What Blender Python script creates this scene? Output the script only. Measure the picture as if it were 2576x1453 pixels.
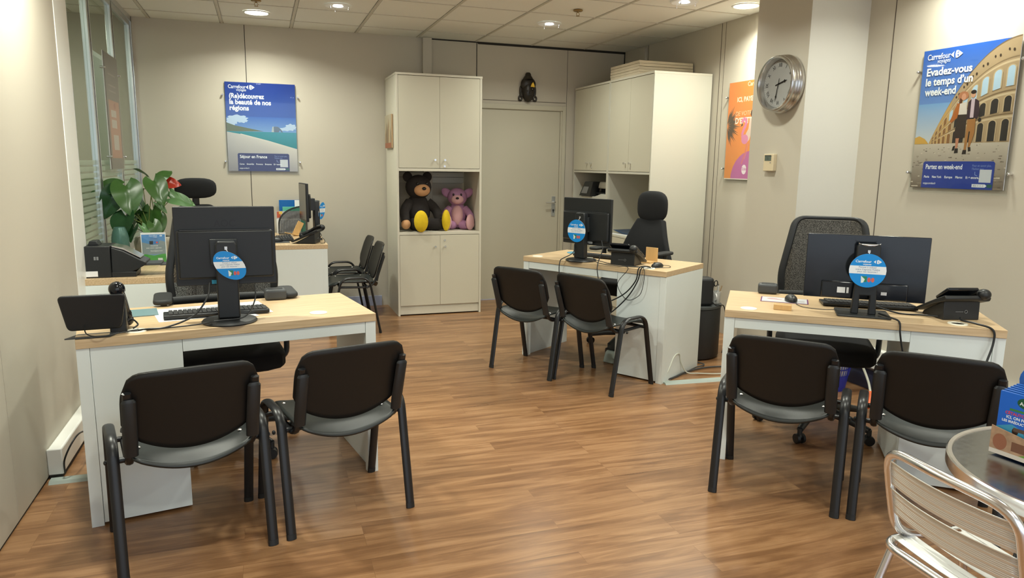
import bpy, bmesh, math, random
from mathutils import Vector, Matrix
from math import sin, cos, pi, radians, sqrt
random.seed(7)
for o in list(bpy.data.objects): bpy.data.objects.remove(o)
SC = bpy.context.scene
COL = SC.collection

# ---------------------------------------------------------------- camera
F_PX, YAW, PITCH, ROLL = 1806.1, .335, .1715, .0147
fwd = Vector((sin(YAW)*cos(PITCH), cos(YAW)*cos(PITCH), -sin(PITCH)))
rt = Vector((cos(YAW), -sin(YAW), 0)); up = rt.cross(fwd)
r2 = cos(ROLL)*rt + sin(ROLL)*up; u2 = -sin(ROLL)*rt + cos(ROLL)*up
cd = bpy.data.cameras.new('camera'); cam = bpy.data.objects.new('camera', cd); COL.objects.link(cam)
cd.sensor_fit = 'HORIZONTAL'; cd.sensor_width = 36; cd.lens = 36*F_PX/2576
cd.clip_start = .05; cd.clip_end = 100
M = Matrix((r2, u2, -fwd)).transposed().to_4x4(); M.translation = Vector((.890, -7.419, 1.470))
cam.matrix_world = M; SC.camera = cam
# ---------------------------------------------------------------- world and view
w = bpy.data.worlds.new('world'); SC.world = w; w.use_nodes = True
bg = w.node_tree.nodes['Background']; bg.inputs[0].default_value = (.82, .91, 1, 1); bg.inputs[1].default_value = 1.6
vs = SC.view_settings; vs.view_transform = 'Standard'; vs.look = 'None'; vs.gamma = 1; vs.use_curve_mapping = False
vs.exposure = 0.0
# ---------------------------------------------------------------- downlights (x, y, power, kind); lamps are made in downlight()
WARM = (.98, 1, .87)
LIGHTS = [(.913, -.654, 17, 'led'), (1.534, -1.205, 13, 'open'), (3.372, -1.194, 13, 'open'), (3.993, -2.40, 9, 'open'),
          (4.50, -2.47, 14, 'led'), (1.534, -3.62, 17, 'open'), (3.372, -3.62, 17, 'open'), (.25, -3.72, 25, 'led'),
          (4.50, -4.28, 13, 'led'), (.913, -5.42, 15, 'open'), (2.73, -5.42, 15, 'open'), (4.20, -6.0, 10, 'open'),
          (1.534, -7.8, 22, 'open'), (3.372, -7.8, 22, 'open')]
CEIL = 2.71

# ================================================================= helpers
def lin(c):
    c = c/255
    return c/12.92 if c <= .04045 else ((c+.055)/1.055)**2.4
def S(r, g, b): return (lin(r), lin(g), lin(b), 1)
MATS = {}
def mat(name, col, rough=.5, metal=0, spec=.5, bump=0, bscale=300, var=0, vscale=8, coat=0, stretch=None, emis=None, es=0):
    if name in MATS: return MATS[name]
    m = bpy.data.materials.new(name); m.use_nodes = True; MATS[name] = m
    nt = m.node_tree; N = nt.nodes; L = nt.links; p = N['Principled BSDF']
    p.inputs['Base Color'].default_value = col; p.inputs['Roughness'].default_value = rough
    p.inputs['Metallic'].default_value = metal; p.inputs['Specular IOR Level'].default_value = spec
    p.inputs['Coat Weight'].default_value = coat
    if emis: p.inputs['Emission Color'].default_value = emis; p.inputs['Emission Strength'].default_value = es
    if bump or var:
        tc = N.new('ShaderNodeTexCoord'); mp = N.new('ShaderNodeMapping'); L.new(tc.outputs['Object'], mp.inputs[0])
        if stretch: mp.inputs['Scale'].default_value = stretch
    if bump:
        n = N.new('ShaderNodeTexNoise'); n.inputs['Scale'].default_value = bscale; n.inputs['Detail'].default_value = 3
        b = N.new('ShaderNodeBump'); b.inputs['Strength'].default_value = bump; b.inputs['Distance'].default_value = .002
        L.new(mp.outputs[0], n.inputs[0]); L.new(n.outputs[0], b.inputs['Height']); L.new(b.outputs[0], p.inputs['Normal'])
    if var:
        n = N.new('ShaderNodeTexNoise'); n.inputs['Scale'].default_value = vscale; n.inputs['Detail'].default_value = 4
        L.new(mp.outputs[0], n.inputs[0])
        mx = N.new('ShaderNodeMix'); mx.data_type = 'RGBA'
        mx.inputs[6].default_value = tuple(c*(1-var) for c in col[:3])+(1,); mx.inputs[7].default_value = tuple(min(1, c*(1+var)) for c in col[:3])+(1,)
        L.new(n.outputs[0], mx.inputs[0]); L.new(mx.outputs[2], p.inputs['Base Color'])
    return m
def glassy(name, tint, opacity=.06, rough=.02, stripes=None):
    m = bpy.data.materials.new(name); m.use_nodes = True; nt = m.node_tree; N = nt.nodes; L = nt.links
    N.remove(N['Principled BSDF']); out = N['Material Output']
    tr = N.new('ShaderNodeBsdfTransparent'); tr.inputs[0].default_value = tint
    gl = N.new('ShaderNodeBsdfGlossy'); gl.inputs['Roughness'].default_value = rough
    fr = N.new('ShaderNodeFresnel'); fr.inputs[0].default_value = 1.5
    ge = N.new('ShaderNodeNewGeometry'); iv = N.new('ShaderNodeMath'); iv.operation = 'SUBTRACT'; iv.inputs[0].default_value = 1; L.new(ge.outputs['Backfacing'], iv.inputs[1])
    ml = N.new('ShaderNodeMath'); ml.operation = 'MULTIPLY'; L.new(fr.outputs[0], ml.inputs[0]); L.new(iv.outputs[0], ml.inputs[1])
    mx = N.new('ShaderNodeMixShader'); L.new(ml.outputs[0], mx.inputs[0]); L.new(tr.outputs[0], mx.inputs[1]); L.new(gl.outputs[0], mx.inputs[2])
    L.new(mx.outputs[0], out.inputs[0]); MATS[name] = m
    if stripes:   # frosted film bands low on the pane
        df = N.new('ShaderNodeBsdfDiffuse'); df.inputs[0].default_value = stripes[0]
        tl = N.new('ShaderNodeBsdfTranslucent'); tl.inputs[0].default_value = stripes[0]
        ad = N.new('ShaderNodeMixShader'); ad.inputs[0].default_value = .5; L.new(df.outputs[0], ad.inputs[1]); L.new(tl.outputs[0], ad.inputs[2])
        g = N.new('ShaderNodeNewGeometry'); sx = N.new('ShaderNodeSeparateXYZ'); L.new(g.outputs['Position'], sx.inputs[0])
        md = N.new('ShaderNodeMath'); md.operation = 'MULTIPLY'; md.inputs[1].default_value = 1/stripes[2]; L.new(sx.outputs[2], md.inputs[0])
        fr2 = N.new('ShaderNodeMath'); fr2.operation = 'FRACT'; L.new(md.outputs[0], fr2.inputs[0])
        gt = N.new('ShaderNodeMath'); gt.operation = 'LESS_THAN'; gt.inputs[1].default_value = .72; L.new(fr2.outputs[0], gt.inputs[0])
        lt = N.new('ShaderNodeMath'); lt.operation = 'LESS_THAN'; lt.inputs[1].default_value = stripes[1]; L.new(sx.outputs[2], lt.inputs[0])
        mu = N.new('ShaderNodeMath'); mu.operation = 'MULTIPLY'; L.new(gt.outputs[0], mu.inputs[0]); L.new(lt.outputs[0], mu.inputs[1])
        m3 = N.new('ShaderNodeMath'); m3.operation = 'MULTIPLY'; m3.inputs[1].default_value = .5; L.new(mu.outputs[0], m3.inputs[0])
        mm = N.new('ShaderNodeMixShader'); L.new(m3.outputs[0], mm.inputs[0]); L.new(mx.outputs[0], mm.inputs[1]); L.new(ad.outputs[0], mm.inputs[2])
        L.new(mm.outputs[0], out.inputs[0])
    return m

def crom(pts, k=6, closed=False):
    P = [Vector(p) for p in pts]; n = len(P); out = []
    rng = range(n) if closed else range(n-1)
    for i in rng:
        p0 = P[(i-1) % n] if closed or i > 0 else P[0]*2-P[1]
        p1 = P[i]; p2 = P[(i+1) % n]
        p3 = P[(i+2) % n] if closed or i+2 < n else P[-1]*2-P[-2]
        for j in range(k):
            t = j/k
            out.append(.5*((2*p1)+(-p0+p2)*t+(2*p0-5*p1+4*p2-p3)*t*t+(-p0+3*p1-3*p2+p3)*t**3))
    if not closed: out.append(P[-1])
    return out
def fillet(pts, r, k=5, closed=False):
    """polyline with rounded corners"""
    P = [Vector(p) for p in pts]; n = len(P); out = []
    for i in range(n):
        if not closed and i in (0, n-1): out.append(P[i]); continue
        a = P[i-1]; b = P[i]; c = P[(i+1) % n]
        ra = min(r, (a-b).length*.49); rc = min(r, (c-b).length*.49)
        p = b+(a-b).normalized()*ra; q = b+(c-b).normalized()*rc
        for j in range(k+1):
            t = j/k; out.append((1-t)**2*p+2*t*(1-t)*b+t*t*q)
    return out
def rrect(w, h, r, k=4, cx=0, cy=0):
    return [(p.x, p.y) for p in fillet([(cx-w/2, cy-h/2, 0), (cx+w/2, cy-h/2, 0), (cx+w/2, cy+h/2, 0), (cx-w/2, cy+h/2, 0)], r, k, True)]

class B:
    def __init__(s): s.v = []; s.f = []; s.m = []; s.mi = 0
    def add(s, vs_, fs):
        o = len(s.v); s.v += [tuple(v) for v in vs_]; s.f += [tuple(i+o for i in f) for f in fs]; s.m += [s.mi]*len(fs); return s
    def bb(s, x0, x1, y0, y1, z0, z1, R=None, c=None):
        vs_ = [Vector((x, y, z)) for x in (x0, x1) for y in (y0, y1) for z in (z0, z1)]
        if R is not None:
            c = Vector(c) if c else Vector(((x0+x1)/2, (y0+y1)/2, (z0+z1)/2))
            vs_ = [c+R@(v-c) for v in vs_]
        return s.add(vs_, [(0, 1, 3, 2), (4, 6, 7, 5), (0, 4, 5, 1), (2, 3, 7, 6), (0, 2, 6, 4), (1, 5, 7, 3)])
    def tube(s, pts, r, n=8, closed=False, oval=None, cap=True):
        """oval=(axis, factor): stretch of the section along a world axis"""
        P = [Vector(p) for p in pts]
        P = [p for i, p in enumerate(P) if i == 0 or (p-P[i-1]).length > 1e-6]
        m = len(P); vs_ = []; fs = []
        T = []
        for i in range(m):
            a = P[i-1] if (i > 0 or closed) else P[i]; b = P[(i+1) % m] if (i < m-1 or closed) else P[i]
            T.append((b-a).normalized())
        ref = Vector((0, 0, 1)) if abs(T[0].z) < .9 else Vector((1, 0, 0))
        N_ = (ref-T[0]*ref.dot(T[0])).normalized()
        for i in range(m):
            N_ = (N_-T[i]*N_.dot(T[i])).normalized(); Bn = T[i].cross(N_)
            rr = r[i] if isinstance(r, (list, tuple)) else r
            for j in range(n):
                a = 2*pi*j/n; d = N_*cos(a)*rr+Bn*sin(a)*rr
                if oval:
                    ax = Vector(oval[0]); d = d+ax*(d.dot(ax))*(oval[1]-1)
                vs_.append(P[i]+d)
        for i in range(m if closed else m-1):
            for j in range(n):
                a = i*n+j; b = i*n+(j+1) % n; c = ((i+1) % m)*n+(j+1) % n; d = ((i+1) % m)*n+j
                fs.append((a, d, c, b))
        if cap and not closed: fs.append(tuple(range(n))); fs.append(tuple(reversed(range((m-1)*n, m*n))))
        return s.add(vs_, fs)
    def cyl(s, p0, p1, r0, r1=None, n=20):
        return s.tube([p0, p1], [r0, r0 if r1 is None else r1], n)
    def lathe(s, prof, c=(0, 0, 0), n=32, R=None):
        c = Vector(c); vs_ = []; m = len(prof)
        for r, z in prof:
            for j in range(n):
                v = Vector((r*cos(2*pi*j/n), r*sin(2*pi*j/n), z))
                vs_.append(c+(R@v if R is not None else v))
        fs = [(i*n+j, i*n+(j+1) % n, (i+1)*n+(j+1) % n, (i+1)*n+j) for i in range(m-1) for j in range(n)]
        if prof[0][0] > 1e-5: fs.append(tuple(reversed(range(n))))
        if prof[-1][0] > 1e-5: fs.append(tuple(range((m-1)*n, m*n)))
        return s.add(vs_, fs)
    def ell(s, c, r, R=None, n=20, m=12, fn=None):
        c = Vector(c); r = (r, r, r) if not hasattr(r, '__len__') else r; vs_ = []
        for i in range(m+1):
            t = pi*i/m
            for j in range(n):
                a = 2*pi*j/n; d = Vector((sin(t)*cos(a), sin(t)*sin(a), cos(t)))
                k = fn(d) if fn else 1
                v = Vector((d.x*r[0]*k, d.y*r[1]*k, d.z*r[2]*k))
                vs_.append(c+(R@v if R is not None else v))
        return s.add(vs_, [(i*n+j, (i+1)*n+j, (i+1)*n+(j+1) % n, i*n+(j+1) % n) for i in range(m) for j in range(n)])
    def prism(s, poly, h0, h1, axis='z', fn=None):
        """extrude 2D outline; axis z: (u,v,h); axis y: (u,h,v); axis x: (h,u,v)"""
        g = {'z': lambda u, v, h: (u, v, h), 'y': lambda u, v, h: (u, h, v), 'x': lambda u, v, h: (h, u, v)}[axis]
        n = len(poly); A = [Vector(g(u, v, h0)) for u, v in poly]; C_ = [Vector(g(u, v, h1)) for u, v in poly]
        if fn: A = [fn(a) for a in A]; C_ = [fn(a) for a in C_]
        return s.add(A+C_, [tuple(range(n)), tuple(reversed(range(n, 2*n)))]+[(i, i+n, (i+1) % n+n, (i+1) % n) for i in range(n)])
    def grid(s, fn, nu, nv):
        vs_ = [fn(i/nu, j/nv) for i in range(nu+1) for j in range(nv+1)]
        return s.add(vs_, [(i*(nv+1)+j, (i+1)*(nv+1)+j, (i+1)*(nv+1)+j+1, i*(nv+1)+j+1) for i in range(nu) for j in range(nv)])
    def obj(s, name, mats, parent=None, bev=0, sm=38, solid=0, sub=0, loc=None, segs=2, off=0):
        me = bpy.data.meshes.new(name); me.from_pydata(s.v, [], s.f); me.update()
        mats = mats if isinstance(mats, (list, tuple)) else [mats]
        for m in mats: me.materials.append(MATS[m] if isinstance(m, str) else m)
        for p, mi in zip(me.polygons, s.m): p.material_index = min(mi, len(mats)-1)
        bm = bmesh.new(); bm.from_mesh(me)
        if not solid: bmesh.ops.recalc_face_normals(bm, faces=bm.faces)
        bm.to_mesh(me); bm.free()
        if sm:
            for p in me.polygons: p.use_smooth = True
            if not sub: me.set_sharp_from_angle(angle=radians(sm))
        o = bpy.data.objects.new(name, me); COL.objects.link(o)
        if parent: o.parent = parent
        if loc: o.location = loc
        if solid: md = o.modifiers.new('thickness', 'SOLIDIFY'); md.thickness = solid; md.offset = off
        if bev: md = o.modifiers.new('bevel', 'BEVEL'); md.width = bev; md.segments = segs; md.limit_method = 'ANGLE'; md.angle_limit = radians(40); md.harden_normals = False
        if sub: md = o.modifiers.new('sub', 'SUBSURF'); md.levels = md.render_levels = sub
        return o
def thing(name, label, cat, loc=(0, 0, 0), rz=0, group=None):
    o = bpy.data.objects.new(name, None); COL.objects.link(o); o.location = loc; o.rotation_euler = (0, 0, rz)
    o.empty_display_size = .1
    return tag(o, label, cat, group)
def tag(o, label, cat, group=None):
    o['label'] = label; o['category'] = cat
    if group: o['group'] = group
    return o
def struct(o): o['kind'] = 'structure'; return o
def dup(root, loc, rz, label, group=None):
    loc = tuple(loc)+(0,)*(3-len(loc)); r = root.copy(); COL.objects.link(r); r.location = loc; r.rotation_euler = (0, 0, rz); r['label'] = label
    if group: r['group'] = group
    for ch in list(root.children):
        c = ch.copy(); COL.objects.link(c); c.parent = r
        for g in list(ch.children):
            d = g.copy(); COL.objects.link(d); d.parent = c
    return r
# ---- lettering and flat artwork
_tc = {}
def txt(sx, bold=0):
    k = (sx, bold)
    if k in _tc: return _tc[k]
    cu = bpy.data.curves.new('t', 'FONT'); cu.body = sx; cu.size = 1; cu.offset = bold; cu.resolution_u = 3
    ob = bpy.data.objects.new('t', cu); COL.objects.link(ob); bpy.context.view_layer.update()
    me = bpy.data.meshes.new_from_object(ob.evaluated_get(bpy.context.evaluated_depsgraph_get()))
    vs_ = [(v.co.x, v.co.y) for v in me.vertices]; fs = [tuple(p.vertices) for p in me.polygons]
    bpy.data.objects.remove(ob); bpy.data.curves.remove(cu); bpy.data.meshes.remove(me)
    x0 = min(v[0] for v in vs_); x1 = max(v[0] for v in vs_)
    _tc[k] = ([(x-x0, y) for x, y in vs_], fs, x1-x0); return _tc[k]
class Flat:
    """coloured flat layers; local x = right, z = up, the front looks along -y"""
    def __init__(s): s.v = []; s.f = []; s.c = []; s.k = 0; s.step = .00002
    def poly(s, pts, col, cols=None):
        s.k += 1; o = len(s.v); s.v += [(p[0], -s.k*s.step, p[1]) for p in pts]
        s.f.append(tuple(range(o, o+len(pts)))); s.c.append(cols or [col]*len(pts))
    def rect(s, x0, y0, x1, y1, col, top=None):
        top = top or col
        s.poly([(x0, y0), (x1, y0), (x1, y1), (x0, y1)], col, [col, col, top, top])
    def ell(s, cx, cy, rx, ry, col, n=28, a0=0, a1=360):
        s.poly([(cx+rx*cos(radians(a0+(a1-a0)*i/n)), cy+ry*sin(radians(a0+(a1-a0)*i/n))) for i in range(n+(a1-a0 != 360))], col)
    def text(s, t, x, y, w_, col, bold=.02, al='l', h=None, shear=0):
        """fit to width w_ (baseline at y)"""
        V, F_, W_ = txt(t, bold); k = w_/W_; kh = h if h else k
        if al == 'c': x -= w_/2
        if al == 'r': x -= w_
        s.k += 1; o = len(s.v)
        s.v += [(x+a*k+b*kh*shear, -s.k*s.step, y+b*kh) for a, b in V]
        for f in F_: s.f.append(tuple(i+o for i in f)); s.c.append([col]*len(f))
    def stroke(s, pts, wd, col):
        for (x0, y0), (x1, y1) in zip(pts, pts[1:]):
            d = sqrt((x1-x0)**2+(y1-y0)**2) or 1; nx, ny = -(y1-y0)/d*wd/2, (x1-x0)/d*wd/2
            s.k -= .9
            s.poly([(x0+nx, y0+ny), (x0-nx, y0-ny), (x1-nx, y1-ny), (x1+nx, y1+ny)], col)
    def obj(s, name, parent=None, m='print', loc=None, rot=None):
        me = bpy.data.meshes.new(name); me.from_pydata(s.v, [], s.f); me.update()
        ca = me.color_attributes.new('Col', 'FLOAT_COLOR', 'CORNER')
        for p, cs in zip(me.polygons, s.c):
            for li, c in zip(p.loop_indices, cs): ca.data[li].color = c
        me.materials.append(MATS[m]); o = bpy.data.objects.new(name, me); COL.objects.link(o)
        if parent: o.parent = parent
        if loc: o.location = loc
        if rot: o.rotation_euler = rot
        return o
def printmat(name, rough, coat=0):
    m = mat(name, (1, 1, 1, 1), rough, coat=coat); a = m.node_tree.nodes.new('ShaderNodeAttribute'); a.attribute_name = 'Col'
    m.node_tree.links.new(a.outputs[0], m.node_tree.nodes['Principled BSDF'].inputs['Base Color']); return m
printmat('print', .35); printmat('gloss_print', .08)

# ================================================================= materials
def wallmat(name, col):
    return mat(name, col, .62, bump=.12, bscale=420, var=.035, vscale=1.3)
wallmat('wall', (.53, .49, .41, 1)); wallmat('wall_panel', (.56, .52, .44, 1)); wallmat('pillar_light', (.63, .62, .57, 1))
mat('seam', (.10, .08, .065, 1), .6); mat('gap_dark', (.02, .018, .015, 1), .8)
mat('white_paint', (.88, .89, .85, 1), .35); mat('white_desk', (.78, .84, .83, 1), .38, bump=.05, bscale=500)
mat('door_paint', (.53, .50, .40, 1), .42, var=.03, vscale=2)
mat('cabinet', (.60, .57, .46, 1), .42, bump=.06, bscale=600, var=.015, vscale=3)
mat('cabinet_edge', (.64, .61, .51, 1), .42)
mat('cabinet_side', (.60, .585, .50, 1), .42)
mat('alu', (.62, .64, .65, 1), .32, .9); mat('alu_bright', (.80, .80, .82, 1), .22, 1); mat('brushed_alu', (.78, .80, .79, 1), .42, .72)
mat('steel', (.58, .57, .55, 1), .25, 1, var=.25, vscale=14)
mat('black_plastic', (.012, .014, .016, 1), .42); mat('black_soft', (.016, .018, .020, 1), .6, bump=.25, bscale=900)
mat('black_gloss', (.006, .008, .012, 1), .12); mat('black_fabric', (.008, .009, .011, 1), .9, bump=.5, bscale=1400)
mat('chair_shell', (.011, .0105, .010, 1), .42, spec=.35, bump=.18, bscale=1000); mat('chair_seat', (.014, .018, .018, 1), .36, bump=.18, bscale=1000)
mat('chair_frame', (.010, .011, .013, 1), .34)
mat('dark_grey', (.05, .055, .06, 1), .45); mat('mid_grey', (.22, .23, .24, 1), .45); mat('key', (.03, .032, .035, 1), .5)
mat('cream', (.86, .84, .72, 1), .4); mat('paper', (.82, .83, .84, 1), .6); mat('bamboo', (.60, .38, .16, 1), .4, var=.2, vscale=40, stretch=(1, 1, .1))
mat('blue_plastic', (.03, .05, .50, 1), .4); mat('vga_blue', (.02, .03, .30, 1), .4); mat('sky_label', (.03, .38, .62, 1), .4)
mat('blue_disc', (.12, .42, .62, 1), .2); mat('grey_trunk', (.36, .42, .39, 1), .5); mat('white_cable', (.62, .64, .56, 1), .4)
mat('lens', (1, .97, .9, 1), .3, emis=(1, .96, .88, 1), es=14); mat('lamp_inside', (.9, .93, .95, 1), .12, .9, emis=(.9, .97, 1, 1), es=5)
mat('lamp_bulb', (1, 1, 1, 1), .3, emis=(.95, .98, 1, 1), es=16)
mat('leaf', (.042, .115, .022, 1), .28, var=.35, vscale=9); mat('leaf_dark', (.018, .070, .022, 1), .25, var=.3, vscale=9)
mat('leaf_pale', (.11, .24, .09, 1), .3, var=.3, vscale=12); mat('leaf_stem', (.16, .22, .05, 1), .4); mat('spathe', (.45, .03, .012, 1), .3)
mat('vase_green', (.075, .17, .145, 1), .3, .25, var=.15, vscale=60); mat('stone_pot', (.30, .28, .22, 1), .35, var=.45, vscale=22)
mat('soil', (.02, .013, .008, 1), .9, bump=1, bscale=60); mat('brass', (.35, .24, .1, 1), .35, .8)
mat('orange_tape', (.85, .14, .02, 1), .45); mat('oak_dark', (.42, .29, .17, 1), .45)
mat('plush_dark', (.020, .016, .015, 1), .95, bump=1, bscale=260); mat('plush_tan', (.60, .33, .16, 1), .95, bump=.6, bscale=260)
mat('plush_yellow', (.72, .50, .012, 1), .9, bump=.8, bscale=200, var=.18, vscale=30); mat('plush_pink', (.40, .20, .34, 1), .95, bump=1, bscale=240, var=.15, vscale=20)
mat('plush_rose', (.66, .38, .40, 1), .95, bump=1, bscale=240); mat('eye_black', (.005, .005, .006, 1), .1)
mat('board_edge', (.62, .54, .40, 1), .7, var=.22, vscale=10, stretch=(1, 1, 20)); mat('mask_wood', (.016, .012, .008, 1), .4, var=.3, vscale=30)
mat('gold', (.75, .48, .05, 1), .4, .5); mat('thermostat', (.66, .56, .38, 1), .45); mat('lcd', (.10, .13, .11, 1), .2)
mat('screen_blue', (.03, .06, .12, 1), .2); mat('clock_face', (.30, .30, .29, 1), .5); mat('printer_white', (.62, .62, .56, 1), .45)
mat('folder_blue', (.0, .12, .42, 1), .3); mat('folder_green', (.12, .48, .34, 1), .3); mat('glass_mat', (.20, .32, .36, 1), .12)
mat('mug', (.72, .73, .72, 1), .25); mat('cardboard_blue', (.02, .13, .50, 1), .35)
def ceilmat():
    return mat('ceiling_tile', (.86, .86, .80, 1), .85, bump=.5, bscale=260, var=.02, vscale=2)
ceilmat(); mat('tee', (.66, .63, .55, 1), .5)
glassy('acrylic', (.97, .98, .98, 1)); glassy('window_glass', (.80, .86, .80, 1), stripes=((.60, .68, .58, 1), 1.47, .042))
def mesh_fabric(nm, tr_):
    m = mat(nm, (.020, .020, .020, 1), .8); nt = m.node_tree; N = nt.nodes; L = nt.links
    tr = N.new('ShaderNodeBsdfTransparent'); mx = N.new('ShaderNodeMixShader'); tc = N.new('ShaderNodeTexCoord')
    vo = N.new('ShaderNodeTexVoronoi'); vo.inputs['Scale'].default_value = 420; L.new(tc.outputs['Object'], vo.inputs[0])
    lt = N.new('ShaderNodeMath'); lt.operation = 'LESS_THAN'; lt.inputs[1].default_value = .42 if tr_ < .5 else .8; L.new(vo.outputs[0], lt.inputs[0])
    mu = N.new('ShaderNodeMath'); mu.operation = 'MULTIPLY'; mu.inputs[1].default_value = tr_; L.new(lt.outputs[0], mu.inputs[0])
    L.new(mu.outputs[0], mx.inputs[0]); L.new(N['Principled BSDF'].outputs[0], mx.inputs[1]); L.new(tr.outputs[0], mx.inputs[2])
    L.new(mx.outputs[0], N['Material Output'].inputs[0])
mesh_fabric('mesh_fabric', .38); mesh_fabric('wire_mesh', .86)
def wood_top():
    """pale oak laminate, grain along local x"""
    m = mat('oak_top', (.62, .45, .26, 1), .36); nt = m.node_tree; N = nt.nodes; L = nt.links; p = N['Principled BSDF']
    tc = N.new('ShaderNodeTexCoord'); mp = N.new('ShaderNodeMapping'); mp.inputs['Scale'].default_value = (1.6, 38, 38); L.new(tc.outputs['Object'], mp.inputs[0])
    n = N.new('ShaderNodeTexNoise'); n.inputs['Scale'].default_value = 3; n.inputs['Detail'].default_value = 6; L.new(mp.outputs[0], n.inputs[0])
    cr = N.new('ShaderNodeValToRGB'); cr.color_ramp.elements[0].position = .3; cr.color_ramp.elements[0].color = (.52, .36, .20, 1)
    cr.color_ramp.elements[1].position = .7; cr.color_ramp.elements[1].color = (.70, .53, .33, 1)
    L.new(n.outputs[0], cr.inputs[0]); L.new(cr.outputs[0], p.inputs['Base Color'])
wood_top()
def floor_mat():
    m = mat('floor_wood', (.3, .15, .07, 1), .3); nt = m.node_tree; N = nt.nodes; L = nt.links; p = N['Principled BSDF']
    tc = N.new('ShaderNodeTexCoord')
    # strips: brick pattern running along x
    bk = N.new('ShaderNodeTexBrick'); bk.offset = .37; bk.offset_frequency = 3; bk.inputs['Scale'].default_value = 1
    bk.inputs['Brick Width'].default_value = 1.22; bk.inputs['Row Height'].default_value = .096
    bk.inputs['Mortar Size'].default_value = .0007; bk.inputs['Mortar Smooth'].default_value = .3; bk.inputs['Bias'].default_value = 0
    bk.inputs['Color1'].default_value = (0, 0, 0, 1); bk.inputs['Color2'].default_value = (1, 1, 1, 1); bk.inputs['Mortar'].default_value = (.5, .5, .5, 1)
    L.new(tc.outputs['Object'], bk.inputs[0])
    mp = N.new('ShaderNodeMapping'); mp.inputs['Scale'].default_value = (1.1, 11, 1); L.new(tc.outputs['Object'], mp.inputs[0])
    off = N.new('ShaderNodeVectorMath'); off.operation = 'MULTIPLY_ADD'; off.inputs[1].default_value = (7, 3, 0)
    L.new(bk.outputs['Color'], off.inputs[0]); L.new(mp.outputs[0], off.inputs[2])
    n1 = N.new('ShaderNodeTexNoise'); n1.inputs['Scale'].default_value = 1.5; n1.inputs['Detail'].default_value = 7; n1.inputs['Roughness'].default_value = .62; n1.inputs['Distortion'].default_value = .9
    L.new(off.outputs[0], n1.inputs[0])
    mp2 = N.new('ShaderNodeMapping'); mp2.inputs['Scale'].default_value = (3, 90, 1); L.new(tc.outputs['Object'], mp2.inputs[0])
    n2 = N.new('ShaderNodeTexNoise'); n2.inputs['Scale'].default_value = 2; n2.inputs['Detail'].default_value = 4; L.new(mp2.outputs[0], n2.inputs[0])
    cr = N.new('ShaderNodeValToRGB'); e = cr.color_ramp.elements
    e[0].position = .28; e[0].color = (.150, .070, .030, 1); e[1].position = .74; e[1].color = (.40, .225, .112, 1)
    k = e.new(.47); k.color = (.245, .122, .054, 1); k = e.new(.58); k.color = (.32, .170, .078, 1)
    a = N.new('ShaderNodeMath'); a.operation = 'MULTIPLY_ADD'; a.inputs[1].default_value = .16; L.new(n2.outputs[0], a.inputs[0]); L.new(n1.outputs[0], a.inputs[2])
    b = N.new('ShaderNodeMath'); b.operation = 'MULTIPLY_ADD'; b.inputs[1].default_value = .11; L.new(bk.outputs['Color'], b.inputs[0]); L.new(a.outputs[0], b.inputs[2])
    c = N.new('ShaderNodeMath'); c.operation = 'SUBTRACT'; c.inputs[1].default_value = .125; L.new(b.outputs[0], c.inputs[0])
    L.new(c.outputs[0], cr.inputs[0])
    mx = N.new('ShaderNodeMix'); mx.data_type = 'RGBA'; mx.inputs[7].default_value = (.12, .05, .02, 1)
    mf = N.new('ShaderNodeMath'); mf.operation = 'MULTIPLY'; mf.inputs[1].default_value = .5; L.new(bk.outputs['Fac'], mf.inputs[0])
    L.new(mf.outputs[0], mx.inputs[0]); L.new(cr.outputs[0], mx.inputs[6]); L.new(mx.outputs[2], p.inputs['Base Color'])
    rr = N.new('ShaderNodeMapRange'); rr.inputs[3].default_value = .24; rr.inputs[4].default_value = .36; L.new(n1.outputs[0], rr.inputs[0]); L.new(rr.outputs[0], p.inputs['Roughness'])
    p.inputs['Specular IOR Level'].default_value = .5
floor_mat()
def table_metal():
    m = mat('table_metal', (.30, .32, .33, 1), .2, 1); nt = m.node_tree; N = nt.nodes; L = nt.links; p = N['Principled BSDF']
    tc = N.new('ShaderNodeTexCoord'); vo = N.new('ShaderNodeTexVoronoi'); vo.inputs['Scale'].default_value = 34; vo.inputs['Randomness'].default_value = .2
    L.new(tc.outputs['Object'], vo.inputs[0]); rr = N.new('ShaderNodeMapRange'); rr.inputs[2].default_value = .6; rr.inputs[3].default_value = .13; rr.inputs[4].default_value = .22
    L.new(vo.outputs[0], rr.inputs[0]); L.new(rr.outputs[0], p.inputs['Roughness'])
table_metal()

# ================================================================= the setting
XL, XR, YF = -.10, 4.759, -9.2       # near left wall, right wall, front limit
LW = -.17                            # glass line
b = B().bb(-1.9, 6.5, YF-3, .25, -.06, 0); struct(b.obj('floor', 'floor_wood', sm=0))
b = B().bb(-1.9, 5.2, YF, .25, CEIL+.012, CEIL+.08); struct(b.obj('ceiling', 'ceiling_tile', sm=0))
# ceiling grid: main tees every 0.6085 m in x, cross tees every 0.6 m in y
b = B()
for i in range(-2, 9):
    x = i*.6085; b.bb(x-.011, x+.011, YF, 0, CEIL-.001, CEIL+.006)
    b.bb(x-.002, x+.002, YF, 0, CEIL-.003, CEIL)
for j in range(16):
    y = -.369-j*.6; b.bb(-1.7, XR, y-.0075, y+.0075, CEIL-.0002, CEIL+.006)
o = struct(b.obj('trim_1', 'tee', sm=0)); o['label'] = 'ceiling grid tees'
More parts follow.
